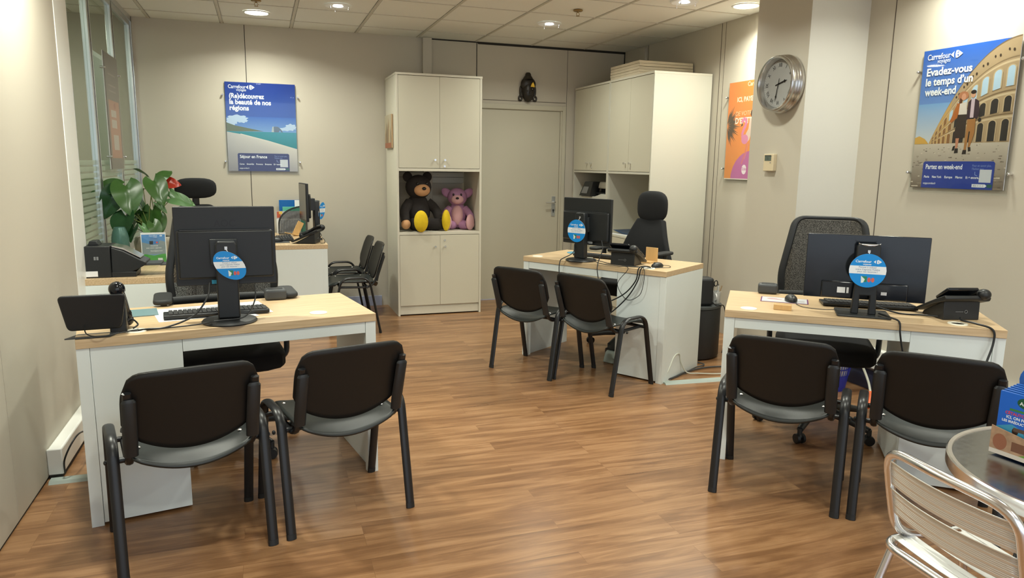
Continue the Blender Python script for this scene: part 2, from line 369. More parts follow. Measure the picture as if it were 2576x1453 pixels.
# tiles sit slightly dropped with grooved joints: one tile field per cell as pads
b = B()
for i in range(-2, 8):
    for j in range(-1, 15):
        x0, x1 = i*.6085+.017, (i+1)*.6085-.017; y1 = -.369-j*.6-.012; y0 = y1-.6+.024
        y1 = min(y1, -.002); x1 = min(x1, XR-.002)
        if y1-y0 > .03 and x1 > x0: b.bb(x0, x1, y0, y1, CEIL+.003, CEIL+.013)
struct(b.obj('trim_2', 'ceiling_tile', sm=0))
# back wall with door opening x 3.12..4.02, z 0..2.055
b = B()
for x0, x1, z0, z1 in [(-1.9, 3.09, 0, CEIL+.05), (4.03, 5.1, 0, CEIL+.05), (3.09, 4.03, 2.06, CEIL+.05)]: b.bb(x0, x1, 0, .12, z0, z1)
struct(b.obj('wall_back', 'wall', sm=0))
b = B()   # panel joints of the back wall
for x, z0 in [(.8, 0)]: b.bb(x-.003, x+.003, -.0015, 0, z0, CEIL)
b.bb(3.05-.004, 3.05+.004, -.002, 0, 0, CEIL); b.bb(4.07-.0015, 4.07+.0015, -.0015, 0, 0, CEIL-.02); b.bb(4.748, 4.757, -.004, 0, 0, CEIL)
b.bb(3.06, XR, -.004, 0, CEIL-.022, CEIL); b.bb(2.57, 3.06, -.003, 0, CEIL-.012, CEIL)
struct(b.obj('trim_3', 'gap_dark', sm=0))
b = B().bb(3.12, 4.06, -.0015, 0, 2.133, 2.139); struct(b.obj('trim_4', 'seam', sm=0))
b = B().bb(2.475, 2.568, -.045, 0, 0, CEIL); struct(b.obj('trim_5', 'wall_panel', bev=.004))
# door
fr = B()
fr.bb(4.025, 4.065, -.012, .0, 0, 2.10); fr.bb(3.07, 3.095, -.012, 0, 0, 2.10); fr.bb(3.095, 4.025, -.012, 0, 2.05, 2.10)
fr.bb(4.005, 4.03, 0, .1, 0, 2.06); fr.bb(3.09, 3.10, 0, .1, 0, 2.06); fr.bb(3.09, 4.03, 0, .1, 2.045, 2.06)
struct(fr.obj('trim_6', 'door_paint', bev=.002))
dr = struct(B().bb(3.10, 4.003, .012, .052, .006, 2.044).obj('door_1', 'door_paint', bev=.002))
pl = B().prism([(u+3.945, v+1.02) for u, v in rrect(.042, .22, .006)], .003, .012, 'y').obj('handle_plate', 'alu', dr, bev=.002)
h = B(); h.cyl((3.945, .006, 1.065), (3.945, -.045, 1.065), .011); h.tube(fillet([(3.945, -.045, 1.065), (3.935, -.052, 1.065), (3.835, -.052, 1.062)], .02), .010, 10); h.obj('door_handle', 'alu_bright', dr)
k = B(); k.cyl((3.945, .006, .978), (3.945, -.004, .978), .010, n=14); k.bb(3.940, 3.950, -.004, .003, .950, .975); k.obj('keyhole', 'dark_grey', dr)
# right wall with joints and cover strips
b = B().bb(XR, XR+.12, YF, .12, 0, CEIL+.05); struct(b.obj('wall_right', 'wall', sm=0))
b = B()
for y in (-.52, -1.80, -3.668, -5.1, -6.5): b.bb(XR-.0018, XR, y-.003, y+.003, 0, CEIL)
b.bb(XR-.0018, XR, -1.86, -1.857, 0, CEIL)
struct(b.obj('trim_7', 'seam', sm=0))
b = B().bb(XR-.035, XR, -.50, -.40, 0, CEIL-.02); struct(b.obj('trim_8', 'wall_panel', bev=.003))
# pillar
b = B(); b.bb(4.283, XR, -3.457, -2.92, 0, CEIL+.05)
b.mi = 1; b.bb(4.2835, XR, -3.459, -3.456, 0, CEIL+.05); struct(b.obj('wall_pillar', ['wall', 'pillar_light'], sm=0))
# low duct and dark skirting along right wall behind desk B
b = B().bb(XR-.05, XR, -5.6, -3.46, .155, .29); struct(b.obj('trim_9', 'white_paint', bev=.006))
b = B().bb(XR-.02, XR, -5.6, -3.46, 0, .13); struct(b.obj('baseboard_right', mat('skirt_blue', (.05, .06, .11, 1), .4), sm=0))
b = B().bb(1.30, 2.032, -.012, 0, 0, .105); struct(b.obj('baseboard_back', mat('skirt_reflection', (.42, .46, .62, 1), .35), bev=.002))  # bluish reflection on the strip is put into its base colour
# near left wall
b = B().bb(XL-.12, XL, YF, -2.905, .012, CEIL+.05); struct(b.obj('wall_left', 'wall', sm=0))
b = B().bb(XL-.10, XL-.004, YF, -2.905, 0, .02); struct(b.obj('trim_10', 'gap_dark', sm=0))
b = B().bb(XL-.001, XL+.0012, -4.20, -4.197, .02, CEIL); struct(b.obj('trim_11', 'wall', sm=0))
b = B().bb(XL-.08, XL+.004, -2.905, -2.632, 0, CEIL); struct(b.obj('trim_12', 'white_paint', bev=.003))
# glazed partition
b = B(); b.bb(LW-.03, XL-.006, -2.632, -2.575, 0, CEIL); b.bb(LW-.03, XL-.018, -2.573, -2.52, 0, CEIL)
struct(b.obj('trim_13', 'alu', bev=.004))
for n_, (y0, y1) in enumerate([(-2.52, -1.755), (-1.755, -.895), (-.895, -.03)]):
    f = B()
    f.bb(LW-.02, LW+.02, y0, y0+.045, .0, CEIL-.04); f.bb(LW-.02, LW+.02, y1-.045, y1, .0, CEIL-.04)
    f.bb(LW-.02, LW+.02, y0+.045, y1-.045, CEIL-.085, CEIL-.04); f.bb(LW-.02, LW+.02, y0+.045, y1-.045, 0, .06)
    f.bb(LW-.018, LW+.018, y0+.045, y1-.045, .74, .79)
    fo = struct(f.obj('window_%d' % (n_+1), 'alu', bev=.002))
    B().bb(LW-.003, LW+.003, y0+.046, y1-.046, .79, CEIL-.085).obj('pane', 'window_glass', fo, sm=0)
    B().bb(LW-.003, LW+.003, y0+.046, y1-.046, .06, .74).obj('lower_panel', 'white_paint', fo, sm=0)
b = B()
for y in (-1.752, -.892, -.027): b.bb(LW+.012, LW+.0215, y-.004, y+.004, 0, CEIL-.04)
struct(b.obj('trim_14', 'gap_dark', sm=0))
b = B().bb(LW-.03, LW+.03, -2.52, 0, CEIL-.045, CEIL); b.bb(LW-.03, LW+.03, -.03, 0, 0, CEIL); struct(b.obj('trim_15', 'alu', bev=.002))
# corridor beyond the glass; its two unseen downlights are added to brighten it
b = B().bb(-1.35, -1.25, -4.2, .12, 0, CEIL+.05); struct(b.obj('wall_corridor', 'wall', sm=0))
for y in (-3.0, -1.2):
    t = thing('ceiling_light', 'unseen round downlight added to brighten the corridor beyond the glass partition', 'ceiling light', (-.72, y, CEIL), 0, 'added corridor downlights')
    B().lathe([(0, -.006), (.09, -.006), (.105, 0), (0, 0)], n=32).obj('diffuser', 'lens', t)
    ld = bpy.data.lights.new('downlight_beam', 'AREA'); ld.shape = 'DISK'; ld.size = .17; ld.energy = 9; ld.color = WARM; lo = bpy.data.objects.new('beam', ld); COL.objects.link(lo); lo.parent = t; lo.location = (0, 0, -.045)
# wall duct along the near left wall (ends before the desk) and floor duct
t = thing('wall_duct', 'white boxed cable duct running along the foot of the left wall', 'duct', (XL, -3.76, 0))
B().bb(.001, .062, .0, 1.02, .018, .142).obj('cover', 'white_paint', t, bev=.008)
B().bb(.0, .064, -.004, .012, .018, .144).obj('end_cap', 'white_paint', t, bev=.006)
B().bb(.004, .056, .0, 1.0, .0, .018).obj('base_strip', 'gap_dark', t)
b = B().prism([(-.035, 0), (.035, 0), (.022, .012), (-.022, .012)], 0, .16, 'x')
o = b.obj('floor_duct', 'grey_trunk', loc=(-.085, -3.80, 0)); tag(o, 'grey floor cable cover beside the left wall duct end', 'cable cover')
b = B().prism([(-.035, 0), (.035, 0), (.022, .012), (-.022, .012)], 0, .80, 'x')
o = b.obj('floor_duct', 'grey_trunk', loc=(3.45, -3.27, 0)); o.rotation_euler = (0, 0, radians(-4)); tag(o, 'grey floor cable cover between middle and right desks', 'cable cover')

# ================================================================= ceiling fittings
def downlight(i, x, y, pw, kind):
    vis = i < 5
    lab = ['round frosted downlight in ceiling above coast poster, glowing white', 'open round downlight with clips at top edge, above left back desk area',
           'open round downlight with clips over the white wall door', 'open round downlight with clips cut by the top edge near the pillar',
           'round frosted downlight beside the clock pillar, glowing white'][i] if vis else 'round ceiling downlight out of view, above the %s' % ['left desk', 'open floor', 'left wall', 'colosseum poster', 'floor left of the camera', 'floor before the camera', 'bistro table', 'entrance, left one', 'entrance, right one'][i-5]
    t = thing('ceiling_light', lab, 'ceiling light', (x, y, CEIL), 0, 'round ceiling downlights')
    R_ = .092
    B().lathe([(R_, .0), (R_+.016, .0), (R_+.016, -.006), (R_+.006, -.009), (R_, -.006)], n=40).obj('rim', 'white_paint', t)
    if kind == 'led':
        B().lathe([(0, -.006), (R_, -.006), (R_, .0), (0, .0)], n=40).obj('diffuser', 'lens', t)
    else:
        B().lathe([(R_, -.004), (R_*.96, .03-.03), (R_*.9, .002), (.0, .002)], n=40).obj('reflector', 'lamp_inside', t)
        B().ell((0, 0, -.002), (.045, .045, .010)).obj('lamp', 'lamp_bulb', t)
        for a in (100, 220, 340):
            c, s_ = cos(radians(a))*(R_-.006), sin(radians(a))*(R_-.006)
            q = B(); q.cyl((c, s_, 0), (c, s_, -.020), .0018, n=8); q.cyl((c, s_, -.018), (c, s_, -.034), .0028, .0062, n=10); q.obj('clip', 'alu_bright', t)
    ld = bpy.data.lights.new('downlight_beam', 'AREA'); ld.shape = 'DISK'; ld.size = .17; ld.energy = pw; ld.color = WARM
    ld.spread = radians(150)
    lo = bpy.data.objects.new('beam', ld); COL.objects.link(lo); lo.parent = t; lo.location = (0, 0, -.045)
for i, a in enumerate(LIGHTS): downlight(i, *a)
def sprinkler(x, y, lab):
    t = thing('sprinkler', lab, 'sprinkler', (x, y, CEIL))
    B().lathe([(0, 0), (.036, 0), (.040, -.006), (.034, -.012), (.012, -.014), (0, -.014)]).obj('rose', 'brass', t)
    q = B(); q.cyl((0, 0, -.012), (0, 0, -.022), .008)
    for s_ in (-1, 1): q.tube(crom([(s_*.006, 0, -.02), (s_*.014, 0, -.032), (s_*.004, 0, -.046)]), .002, 6)
    q.obj('frame', 'brass', t); B().lathe([(0, -.046), (.015, -.046), (.015, -.049), (0, -.049)], n=16).obj('deflector', 'brass', t)
sprinkler(3.373, -1.81, 'small brass sprinkler head between the ceiling lights, over the middle desk')
sprinkler(.912, -1.155, 'small sprinkler head at the top edge above the left frosted light')

# ================================================================= desks
def desk(loc, rz, label, ped='l', L_=1.2, D=.6):
    """front (visitor) edge along local x at y=0, depth towards +y, height .78"""
    t = thing('desk', label, 'desk', (loc[0], loc[1], 0), rz)
    tp = B().bb(0, L_, 0, D, .743, .78).obj('desktop', 'oak_top', t, bev=.0015)
    e = B(); e.bb(.0, .045, .006, .05, 0, .742)if ped == 'l' else e.bb(L_-.045, L_, .006, .05, 0, .742)
    e.bb(*((.0, .024) if ped == 'l' else (L_-.024, L_)), .05, D-.004, 0, .742); e.obj('end_panel', 'white_desk', t, bev=.001)
    x0, x1 = (.0465, .375) if ped == 'l' else (L_-.375, L_-.0465)
    B().bb(x0, x1, .010, D-.03, .012, .742).obj('pedestal', 'white_desk', t, bev=.001)
    q = B(); gx = (L_-.048, L_) if ped == 'l' else (0, .048)
    q.bb(*gx, .006, .05, 0, .742); px = (L_-.024, L_) if ped == 'l' else (0, .024)
    q.bb(*px, .05, D-.004, 0, .742); q.obj('side_panel', 'white_desk', t, bev=.001)
    a = (x1+.0015, L_-.0495) if ped == 'l' else (.0495, x0-.0015)
    B().bb(*a, .008, .03, .690, .742).obj('apron', 'white_desk', t, bev=.001)
    return t
def grommet(t, x, y, open_=False):
    if open_:
        B().lathe([(.026, .7805), (.031, .7845), (.040, .7840), (.042, .7805)], (x, y, 0), 32).obj('cable_port', 'cream', t)
        B().lathe([(0, .7806), (.027, .7812), (0, .7812)], (x, y, 0), 24).obj('port_hole', 'gap_dark', t)
    else:
        q = B(); q.lathe([(0, .7805), (.040, .7805), (.039, .7835), (0, .7838)], (x, y, 0), 32); q.obj('cable_port', 'cream', t)
AZ, BZ, CZ = radians(10.1), radians(-38), radians(-57.3)
dA = desk((.187, -4.334), AZ, 'white desk with oak top at left front, two black chairs before it', 'l')
dB = desk((3.030, -4.478), BZ, 'white desk with oak top at right, nearest the colosseum poster', 'r')
dC = desk((2.769, -2.275), CZ, 'white desk with oak top in the middle, before the cream storage units', 'r')
dD = desk((1.404, -1.175), radians(90), 'white desk with oak top by the back wall under the coast poster', 'l', 1.155)
dE = desk((.44, -2.745), radians(90), 'white side desk with oak top beside glass partition, carrying plant and printer', 'l', 1.25, .57)
def loc2(d, p):   # world to desk local
    a = d.rotation_euler[2]; dx, dy = p[0]-d.location.x, p[1]-d.location.y
    return (dx*cos(a)+dy*sin(a), -dx*sin(a)+dy*cos(a))
for d, p, op in [(dA, (1.115, -4.05), 0), (dA, (.382, -4.225), 1), (dB, (3.16, -4.49), 0), (dB, (3.88, -5.05), 1), (dC, (2.87, -2.32), 0), (dC, (3.385, -3.11), 1)]:
    x, y = loc2(d, p); grommet(d, x, max(.05, y), bool(op))

# ================================================================= visitor chairs
def visitor_chair(loc, rz, label, group):
    t = thing('visitor_chair', label, 'chair', (loc[0], loc[1], 0), rz, group)
    for s_ in (-1, 1):
        x = s_*.257
        path = fillet([(x, -.215, .008), (x, -.125, .492), (x, .110, .492), (x, .215, .008)], .075, 7)
        B().tube(path, .0105, 12, oval=((1, 0, 0), 1.85)).obj('side_frame', 'chair_frame', t)
        for y in (-.215, .215):
            B().tube([(x, y, 0), (x, y*.985, .022)], .0125, 10, oval=((1, 0, 0), 1.6)).obj('foot_cap', 'black_plastic', t)
        up_ = fillet([(s_*.207, .13, .408), (s_*.207, -.165, .400), (s_*.207, -.262, .70)], .075, 6)
        B().tube(up_, .010, 8, oval=((1, 0, 0), 1.5)).obj('back_upright', 'chair_frame', t)
        B().tube([(s_*.203, -.196, .455), (s_*.203, -.207, .505), (s_*.203, -.262, .668), (s_*.203, -.260, .676)], [.012, .0125, .012, .009], 12, oval=((1, 0, 0), 1.95)).obj('bracket_sleeve', 'black_plastic', t)
    q = B()
    for y in (-.105, .12): q.tube([(-.257, y, .412), (.257, y, .412)], .011, 10)
    q.obj('cross_bar', 'chair_frame', t)
    def back(u, v):
        # u across -1..1, v bottom..top
        U = u*2-1; w_ = .227*(1-.10*max(0, v-.6)**2) 
        # rounded outline through squircle-like shrink near corners
        top = .770-.010*U*U; bot = .450+.090*abs(U)**2.1
        cr_ = .0
        if abs(U) > .72: k_ = (abs(U)-.72)/.28; cr_ = .070*(1-sqrt(max(0, 1-k_*k_)))
        z = bot+cr_*.5+(top-cr_-bot-cr_*.5)*v
        lean = -.205-(z-.48)*.315
        return (U*w_, lean+.010+.026*U*U, z)
    B().grid(back, 24, 14).obj('backrest', 'chair_shell', t, solid=.011, sm=60)
    def seat(u, v):
        U = u*2-1; y = -.19+.40*v; k_ = 0
        if abs(U) > .8: k_ = .05*(1-sqrt(max(0, 1-((abs(U)-.8)/.2)**2)))
        y = -.212+k_+(.422-k_*2)*v
        z = .452-.038*(1-U*U)*(1-.55*v)-(.03*((v-.85)/.15)**2 if v > .85 else 0)-(.032*(1-U*U)*((.16-v)/.16) if v < .16 else 0)
        return (U*.212, y, z)
    B().grid(seat, 22, 22).obj('seat', 'chair_seat', t, solid=.010, sm=60)
    for s_ in (-1, 1):
        for y in (-.105, .12): q = B(); q.ell((s_*.175, y, .4495), (.009, .009, .005), n=10, m=6); q.obj('seat_bolt', 'alu_bright', t)
    for s_ in (-1, 1): 
        B().ell((s_*.280, -.105, .412), (.007, .009, .009), n=12, m=8).obj('end_knob', 'black_plastic', t)
    return t
G1 = 'black visitor chairs'
vc = visitor_chair((.578, -4.530), radians(13), 'black plastic visitor chair at the left desk, nearest to the left wall', G1)
dup(vc, (1.140, -4.389), radians(14.5), 'black plastic visitor chair at the left desk, the one nearer the aisle', G1)
dup(vc, (2.752, -2.650), radians(-56), 'black plastic visitor chair at the middle desk, nearer the white door', G1)
dup(vc, (3.063, -3.098), radians(-66), 'black plastic visitor chair at the middle desk, in front of its pedestal', G1)
dup(vc, (3.126, -4.833), radians(-46), 'black plastic visitor chair at the right desk, nearer the aisle', G1)
dup(vc, (3.538, -5.244), radians(-47), 'black plastic visitor chair at the right desk, behind the round metal table', G1)
dup(vc, (1.610, -.985), radians(90), 'black plastic visitor chair seen side on by the back desk, nearer one of the pair', G1)
dup(vc, (1.600, -.44), radians(90), 'black plastic visitor chair seen side on against the back wall, farther one', G1)

# ================================================================= task chairs
def caster(t, ang, R_, wheel=.028):
    c, s_ = cos(ang)*R_, sin(ang)*R_
    r = B(); z = .085
    r.tube([(c*.12, s_*.12, .125), (c*.6, s_*.6, .105), (c, s_, .078)], [.030, .024, .017], 10); r.cyl((c, s_, .085), (c, s_, .050), .013)
    lg = r.obj('base_arm', 'dark_plastic', t)
    a2 = ang+.9; dx, dy = -sin(a2), cos(a2)
    w_ = B()
    for k_ in (-1, 1):
        w_.cyl((c+dx*k_*.009, s_+dy*k_*.009, wheel), (c+dx*k_*.024, s_+dy*k_*.024, wheel), wheel, wheel*.93, n=20)
    w_.cyl((c-dx*.01, s_-dy*.01, wheel), (c+dx*.01, s_+dy*.01, wheel), .009, n=10); w_.ell((c, s_, wheel+.012), (.020, .020, .018), n=12, m=8)
    w_.obj('caster', 'black_plastic', lg)
mat('dark_plastic', (.020, .023, .025, 1), .4)
def task_chair(name, label, loc, rz, style, a0=0, seat_z=.50, arm=True, top=1.20, bw=.25, ah=.178):
    """faces local +y"""
    t = thing(name, label, 'office chair', (loc[0], loc[1], 0), rz)
    for k_ in range(5): caster(t, a0-rz+2*pi*k_/5, .315)
    q = B(); q.lathe([(0, .07), (.045, .07), (.05, .12), (.034, .15), (.030, .26), (.030, .27), (.016, .27), (.016, seat_z-.09), (0, seat_z-.09)], n=20); q.obj('gas_column', 'black_plastic', t)
    q = B(); q.bb(-.10, .10, -.15, .10, seat_z-.10, seat_z-.065); q.tube([(.08, .02, seat_z-.085), (.27, .04, seat_z-.09)], .007, 8); q.bb(.26, .315, .02, .065, seat_z-.10, seat_z-.084)
    q.obj('mechanism', 'black_plastic', t, bev=.006)
    def cu(d):
        return 1/max((abs(d.x)**4+abs(d.y)**4+abs(d.z)**3)**.25, .5)
    q = B(); q.ell((0, .03, seat_z-.022), (.25, .245, .062), n=40, m=20, fn=lambda d: min(1.5, (abs(d.x)**6+abs(d.y)**6+abs(d.z)**4)**(-1/5.5)))
    q.obj('seat_cushion', 'black_fabric', t)
    if arm:
        for s_ in (-1, 1):
            q = B(); q.tube(fillet([(s_*.12, -.02, seat_z-.075), (s_*.285, -.02, seat_z-.075), (s_*.292, -.03, seat_z+ah-.003)], .05), .015, 10, oval=((0, 1, 0), 1.7)); ar = q.obj('armrest', 'black_plastic', t)
            B().prism(fl2(rrect(.085, .25, .038, 5, s_*.292, .02)), seat_z+ah, seat_z+ah+.025, 'z').obj('arm_pad', 'black_soft', ar, bev=.010, segs=3)
    yb = -.235
    if style == 'mesh':
        zb = seat_z+.07; H = top-zb
        def outline(ins, bulge=1):
            pts = [(-bw+ins, zb+ins+.0), (bw-ins, zb+ins), (bw+.018-ins, zb+H*.45), (bw-.045-ins, top-ins), (-bw+.045+ins, top-ins), (-bw-.018+ins, zb+H*.45)]
            return pts
        def bend(v):
            u = v.x/bw; k_ = (v.z-zb)/H
            return Vector((v.x, v.y+yb+.035*(1-u*u)*-1+.02+.05*sin(k_*pi*.9)*0.6-.05*k_, v.z))
        o_ = [bend(Vector((p.x, 0, p.z))) for p in fillet([(x, 0, z) for x, z in outline(.018)], .055, 6, True)]
        n_ = []
        for i in range(len(o_)):
            a, b_ = o_[i], o_[(i+1) % len(o_)]
            m_ = max(1, int((b_-a).length/.04))
            n_ += [bend(Vector((a.x+(b_.x-a.x)*j/m_, 0, a.z+(b_.z-a.z)*j/m_))) for j in range(m_)]
        B().tube(n_, .012, 8, closed=True, oval=((1, 0, 0), 1.7)).obj('back_frame', 'black_plastic', t)
        def gm(u, v):
            z = zb+.03+(H-.06)*v; e = bw-.022+(.018*sin(min(1, v/.45)*pi/2) if v < .45 else .018-.053*(v-.45)/.55)
            return bend(Vector(((u*2-1)*e, .004, z)))
        B().grid(gm, 16, 20).obj('back_mesh', 'mesh_fabric', t, sm=60)
        q = B(); zz = zb+.16
        q.tube([bend(Vector((x, .016, zz))) for x in (-.25, -.17, -.08, 0, .08, .17, .25)], .010, 8, oval=((0, 0, 1), 2.2)); q.obj('lumbar_bar', 'black_plastic', t)
        q = B(); q.tube(fillet([(0, -.10, seat_z-.08), (0, yb-.05, seat_z-.07), (0, yb-.075, zb+.22)], .06), .022, 10, oval=((1, 0, 0), 1.6)); q.obj('back_spine', 'black_plastic', t)
    else:
        # upholstered, widest low, narrow at the top
        zb = seat_z+.02; H = top-.235-zb
        def half(k_): return bw*(1-.10*(1-min(1, k_/.25))**2) if k_ < .3 else bw+(.128-bw)*((k_-.3)/.7)**1.1
        def sh(u, v):
            k_ = v; z = zb+H*k_; hw = half(k_); U = u*2-1
            return Vector((U*hw, yb+.02*U*U-.05*k_+.045*sin(k_*pi), z))
        B().grid(sh, 16, 24).obj('backrest', 'black_fabric', t, solid=.055, sm=60, bev=.018, segs=3, off=0)
        q = B(); q.tube(fillet([(0, -.10, seat_z-.08), (0, yb-.06, seat_z-.07), (0, yb-.08, zb+H*.9), (0, yb-.06, zb+H+.1)], .06), .018, 10, oval=((1, 0, 0), 1.8)); q.obj('back_spine', 'black_plastic', t)
        head(t, yb, zb+H+.105, .138, .138)
        q = B(); q.bb(bw*.80, bw*.80+.008, yb-.02, yb+.012, zb+H*.28, zb+H*.28+.022); q.obj('maker_label', 'paper', t)
    if style == 'meshhead': pass
    return t
def fl2(p): return p
def head(t, yb, zc, hw, hh):
    def f(d): return min(1.3, (abs(d.x)**3+abs(d.y)**3+abs(d.z)**3)**(-1/3))
    B().ell((0, yb-.045, zc), (hw, .045, hh*.92), n=28, m=16, fn=f).obj('headrest', 'black_fabric', t)
task_chair('office_chair', 'black mesh-back office chair behind the left desk, mostly hidden by its monitor', (.70, -3.55), radians(186), 'mesh', a0=radians(-54), top=1.235, bw=.262, seat_z=.515, ah=.272)
task_chair('office_chair', 'black mesh-back office chair behind the right desk, frame standing above monitor', (3.86, -4.26), radians(142), 'mesh', a0=radians(213), top=1.205, bw=.245, seat_z=.505)
task_chair('office_chair', 'black high-back office chair with headrest behind the middle desk', (3.70, -2.28), radians(118), 'uph', a0=radians(142), top=1.275, bw=.255, seat_z=.53, ah=.258)
tD = task_chair('office_chair', 'black office chair with wide headrest behind the plant, at the back desk', (.42, -1.02), radians(192), 'mesh', a0=radians(20), top=1.105, bw=.20, seat_z=.50, arm=False)
def hf(d): return min(1.3, (abs(d.x)**3+abs(d.y)**3+abs(d.z)**3)**(-1/3))
B().ell((0, -.27, 1.235), (.165, .035, .085), n=28, m=14, fn=hf).obj('headrest', 'black_fabric', tD)
B().tube([(0, -.30, 1.05), (0, -.29, 1.2)], .014, 8, oval=((1, 0, 0), 2)).obj('headrest_post', 'black_plastic', tD)

# ================================================================= storage units
def knob(parent, x, y, z, nx, ny, lock=False):
    q = B()
    if lock: q.cyl((x, y, z), (x+nx*.004, y+ny*.004, z), .010, n=16); q.cyl((x+nx*.004, y+ny*.004, z), (x+nx*.006, y+ny*.006, z), .006, n=12)
    else: q.tube([(x, y, z), (x+nx*.012, y+ny*.012, z), (x+nx*.013, y+ny*.013, z), (x+nx*.024, y+ny*.024, z)], [.005, .005, .009, .010], 16)
    q.obj('lock' if lock else 'knob', 'alu_bright', parent)
t = thing('storage_cabinet', 'tall cream cabinet left of the door with open middle shelf of plush toys', 'cabinet', (2.097, -.61, 0))
W_, D_, H_ = .831, .585, 2.292
q = B(); q.bb(0, .02, .0, D_, 0, H_-.02); q.bb(W_-.02, W_, 0, D_, 0, H_-.02)
for z in (.79, 1.395): q.bb(.02, W_-.02, .0, D_, z, z+.026)
q.bb(.02, W_-.02, .02, D_, .078, .096); q.bb(.02, W_-.02, .012, .03, .012, .078)
q.bb(.02, W_-.02, D_-.012, D_, .096, .79); q.bb(.02, W_-.02, D_-.012, D_, 1.421, H_-.02)
q.obj('carcass', 'cabinet_edge', t, bev=.001)
B().bb(-.003, W_+.003, -.004, D_, H_-.02, H_).obj('top_board', 'cabinet_edge', t, bev=.001)
for z0, z1, up_ in ((.100, .786, 0), (1.425, 2.268, 1)):
    for k_, (x0, x1) in enumerate(((.022, .4145), (.4165, W_-.022))):
        dd = B().bb(x0, x1, .001, .019, z0, z1).obj('door', 'cabinet', t, bev=.001)
        kx = .366 if k_ == 0 else .462; kz = 1.502 if up_ else .675
        knob(dd, kx, .001, kz, 0, -1)
        if k_: knob(dd, kx, .001, kz+(-.058 if up_ else .06), 0, -1, True)
# socket duct seen through the open shelf
t = thing('socket_duct', 'cream wall duct with twin sockets behind the toy shelf', 'wall duct', (2.12, -.02, 1.27))
B().bb(0, .785, -.012, .0195, 0, .11).obj('duct_body', 'cabinet_side', t, bev=.003)
q = B(); q.bb(0, .785, -.0145, -.012, .058, .061); q.obj('duct_groove', 'seam', t)
for x in (.455, .505):
    s_ = B().lathe([(.0, 0), (.016, 0), (.019, .002), (.019, .004), (0, .004)], (x, -.0125, .087), 20, Matrix.Rotation(pi/2, 3, 'X')).obj('socket', 'cabinet_edge', t)
    q = B()
    for dx in (-.006, .006): q.cyl((x+dx, -.0165, .087), (x+dx, -.0175, .087), .002, n=8)
    q.obj('socket_holes', 'gap_dark', s_)
# units by the right wall: local x runs towards the camera (-Y), front faces -X
def unit(y0, y1, label, seed=0):
    t = thing('storage_cabinet', label, 'cabinet', (4.16, y0, 0), radians(-90))
    W_ = y0-y1; D_ = .585
    q = B(); q.bb(0, .018, 0, D_, 0, H_-.02); q.bb(W_-.018, W_, 0, D_, 0, H_-.02); q.bb(.018, W_-.018, 0, D_, .785, .803); q.bb(.018, W_-.018, 0, D_, 1.397, 1.417)
    q.bb(.018, W_-.018, .02, D_, .07, .088); q.bb(.018, W_-.018, .012, .03, .0, .07); q.bb(.018, W_-.018, D_-.012, D_, .088, H_-.02)
    q.obj('carcass', 'cabinet_side', t, bev=.001)
    B().bb(0, W_, -.003, D_, H_-.02, H_).obj('top_board', 'cabinet_edge', t, bev=.001)
    for z0, z1, up_ in ((.092, .781, 0), (1.421, 2.268, 1)):
        for k_ in (0, 1):
            x0, x1 = (.020, W_/2-.001) if k_ == 0 else (W_/2+.001, W_-.020)
            dd = B().bb(x0, x1, .0, .018, z0, z1).obj('door', 'cabinet', t, bev=.001)
            kx = W_/2+(-.05 if k_ == 0 else .05); kz = 1.497 if up_ else .68
            knob(dd, kx, .0, kz, 0, -1)
            if k_: knob(dd, kx, .0, kz-.045, 0, -1, True)
    return t
unit(-.03, -.862, 'tall cream storage unit in the back right corner, its shelf holding a printer')
unit(-.866, -1.716, 'tall cream storage unit with broad plain side, white boards stacked on top')
for k_ in range(5):
    z = H_+.002+k_*.0255
    o = B().bb(0, .56+.006*(k_ % 3), 0, .57+.01*(k_ % 2), 0, .024).obj('white_board', 'board_edge', bev=.002, loc=(4.175+.003*(k_ % 2), -1.403+.004*(k_ % 3), z))
    tag(o, 'cream panel in the stack on top of the storage unit, %s' % ['lowest of five', 'second from the bottom', 'middle one', 'second from the top', 'topmost'][k_], 'panel', 'stacked panels on the storage unit')
# small canvas on the side of the tall cabinet
t = thing('small_canvas', 'small canvas of pale spires fixed to the side of the tall cabinet', 'picture', (2.094, -.27, 1.61), radians(-90))
B().bb(-.17, .19, -.018, 0, 0, .315).obj('stretcher', 'oak_dark', t, bev=.002)
fl = Flat(); fl.rect(-.168, .002, .188, .313, S(160, 140, 105), S(185, 175, 150))
for x, w__, h_ in [(-.11, .05, .18), (-.04, .07, .25), (.05, .06, .29), (.11, .07, .27), (.16, .04, .2)]:
    c = S(*random.choice([(110, 85, 60), (140, 110, 75), (190, 175, 140)])); fl.poly([(x-w__/2, .03), (x+w__/2, .03), (x+w__/2, h_*.7), (x, h_), (x-w__/2, h_*.7)], c)
fl.rect(-.168, .002, .188, .05, S(150, 80, 45)); fl.obj('painting', t, loc=(0, -.0185, 0))

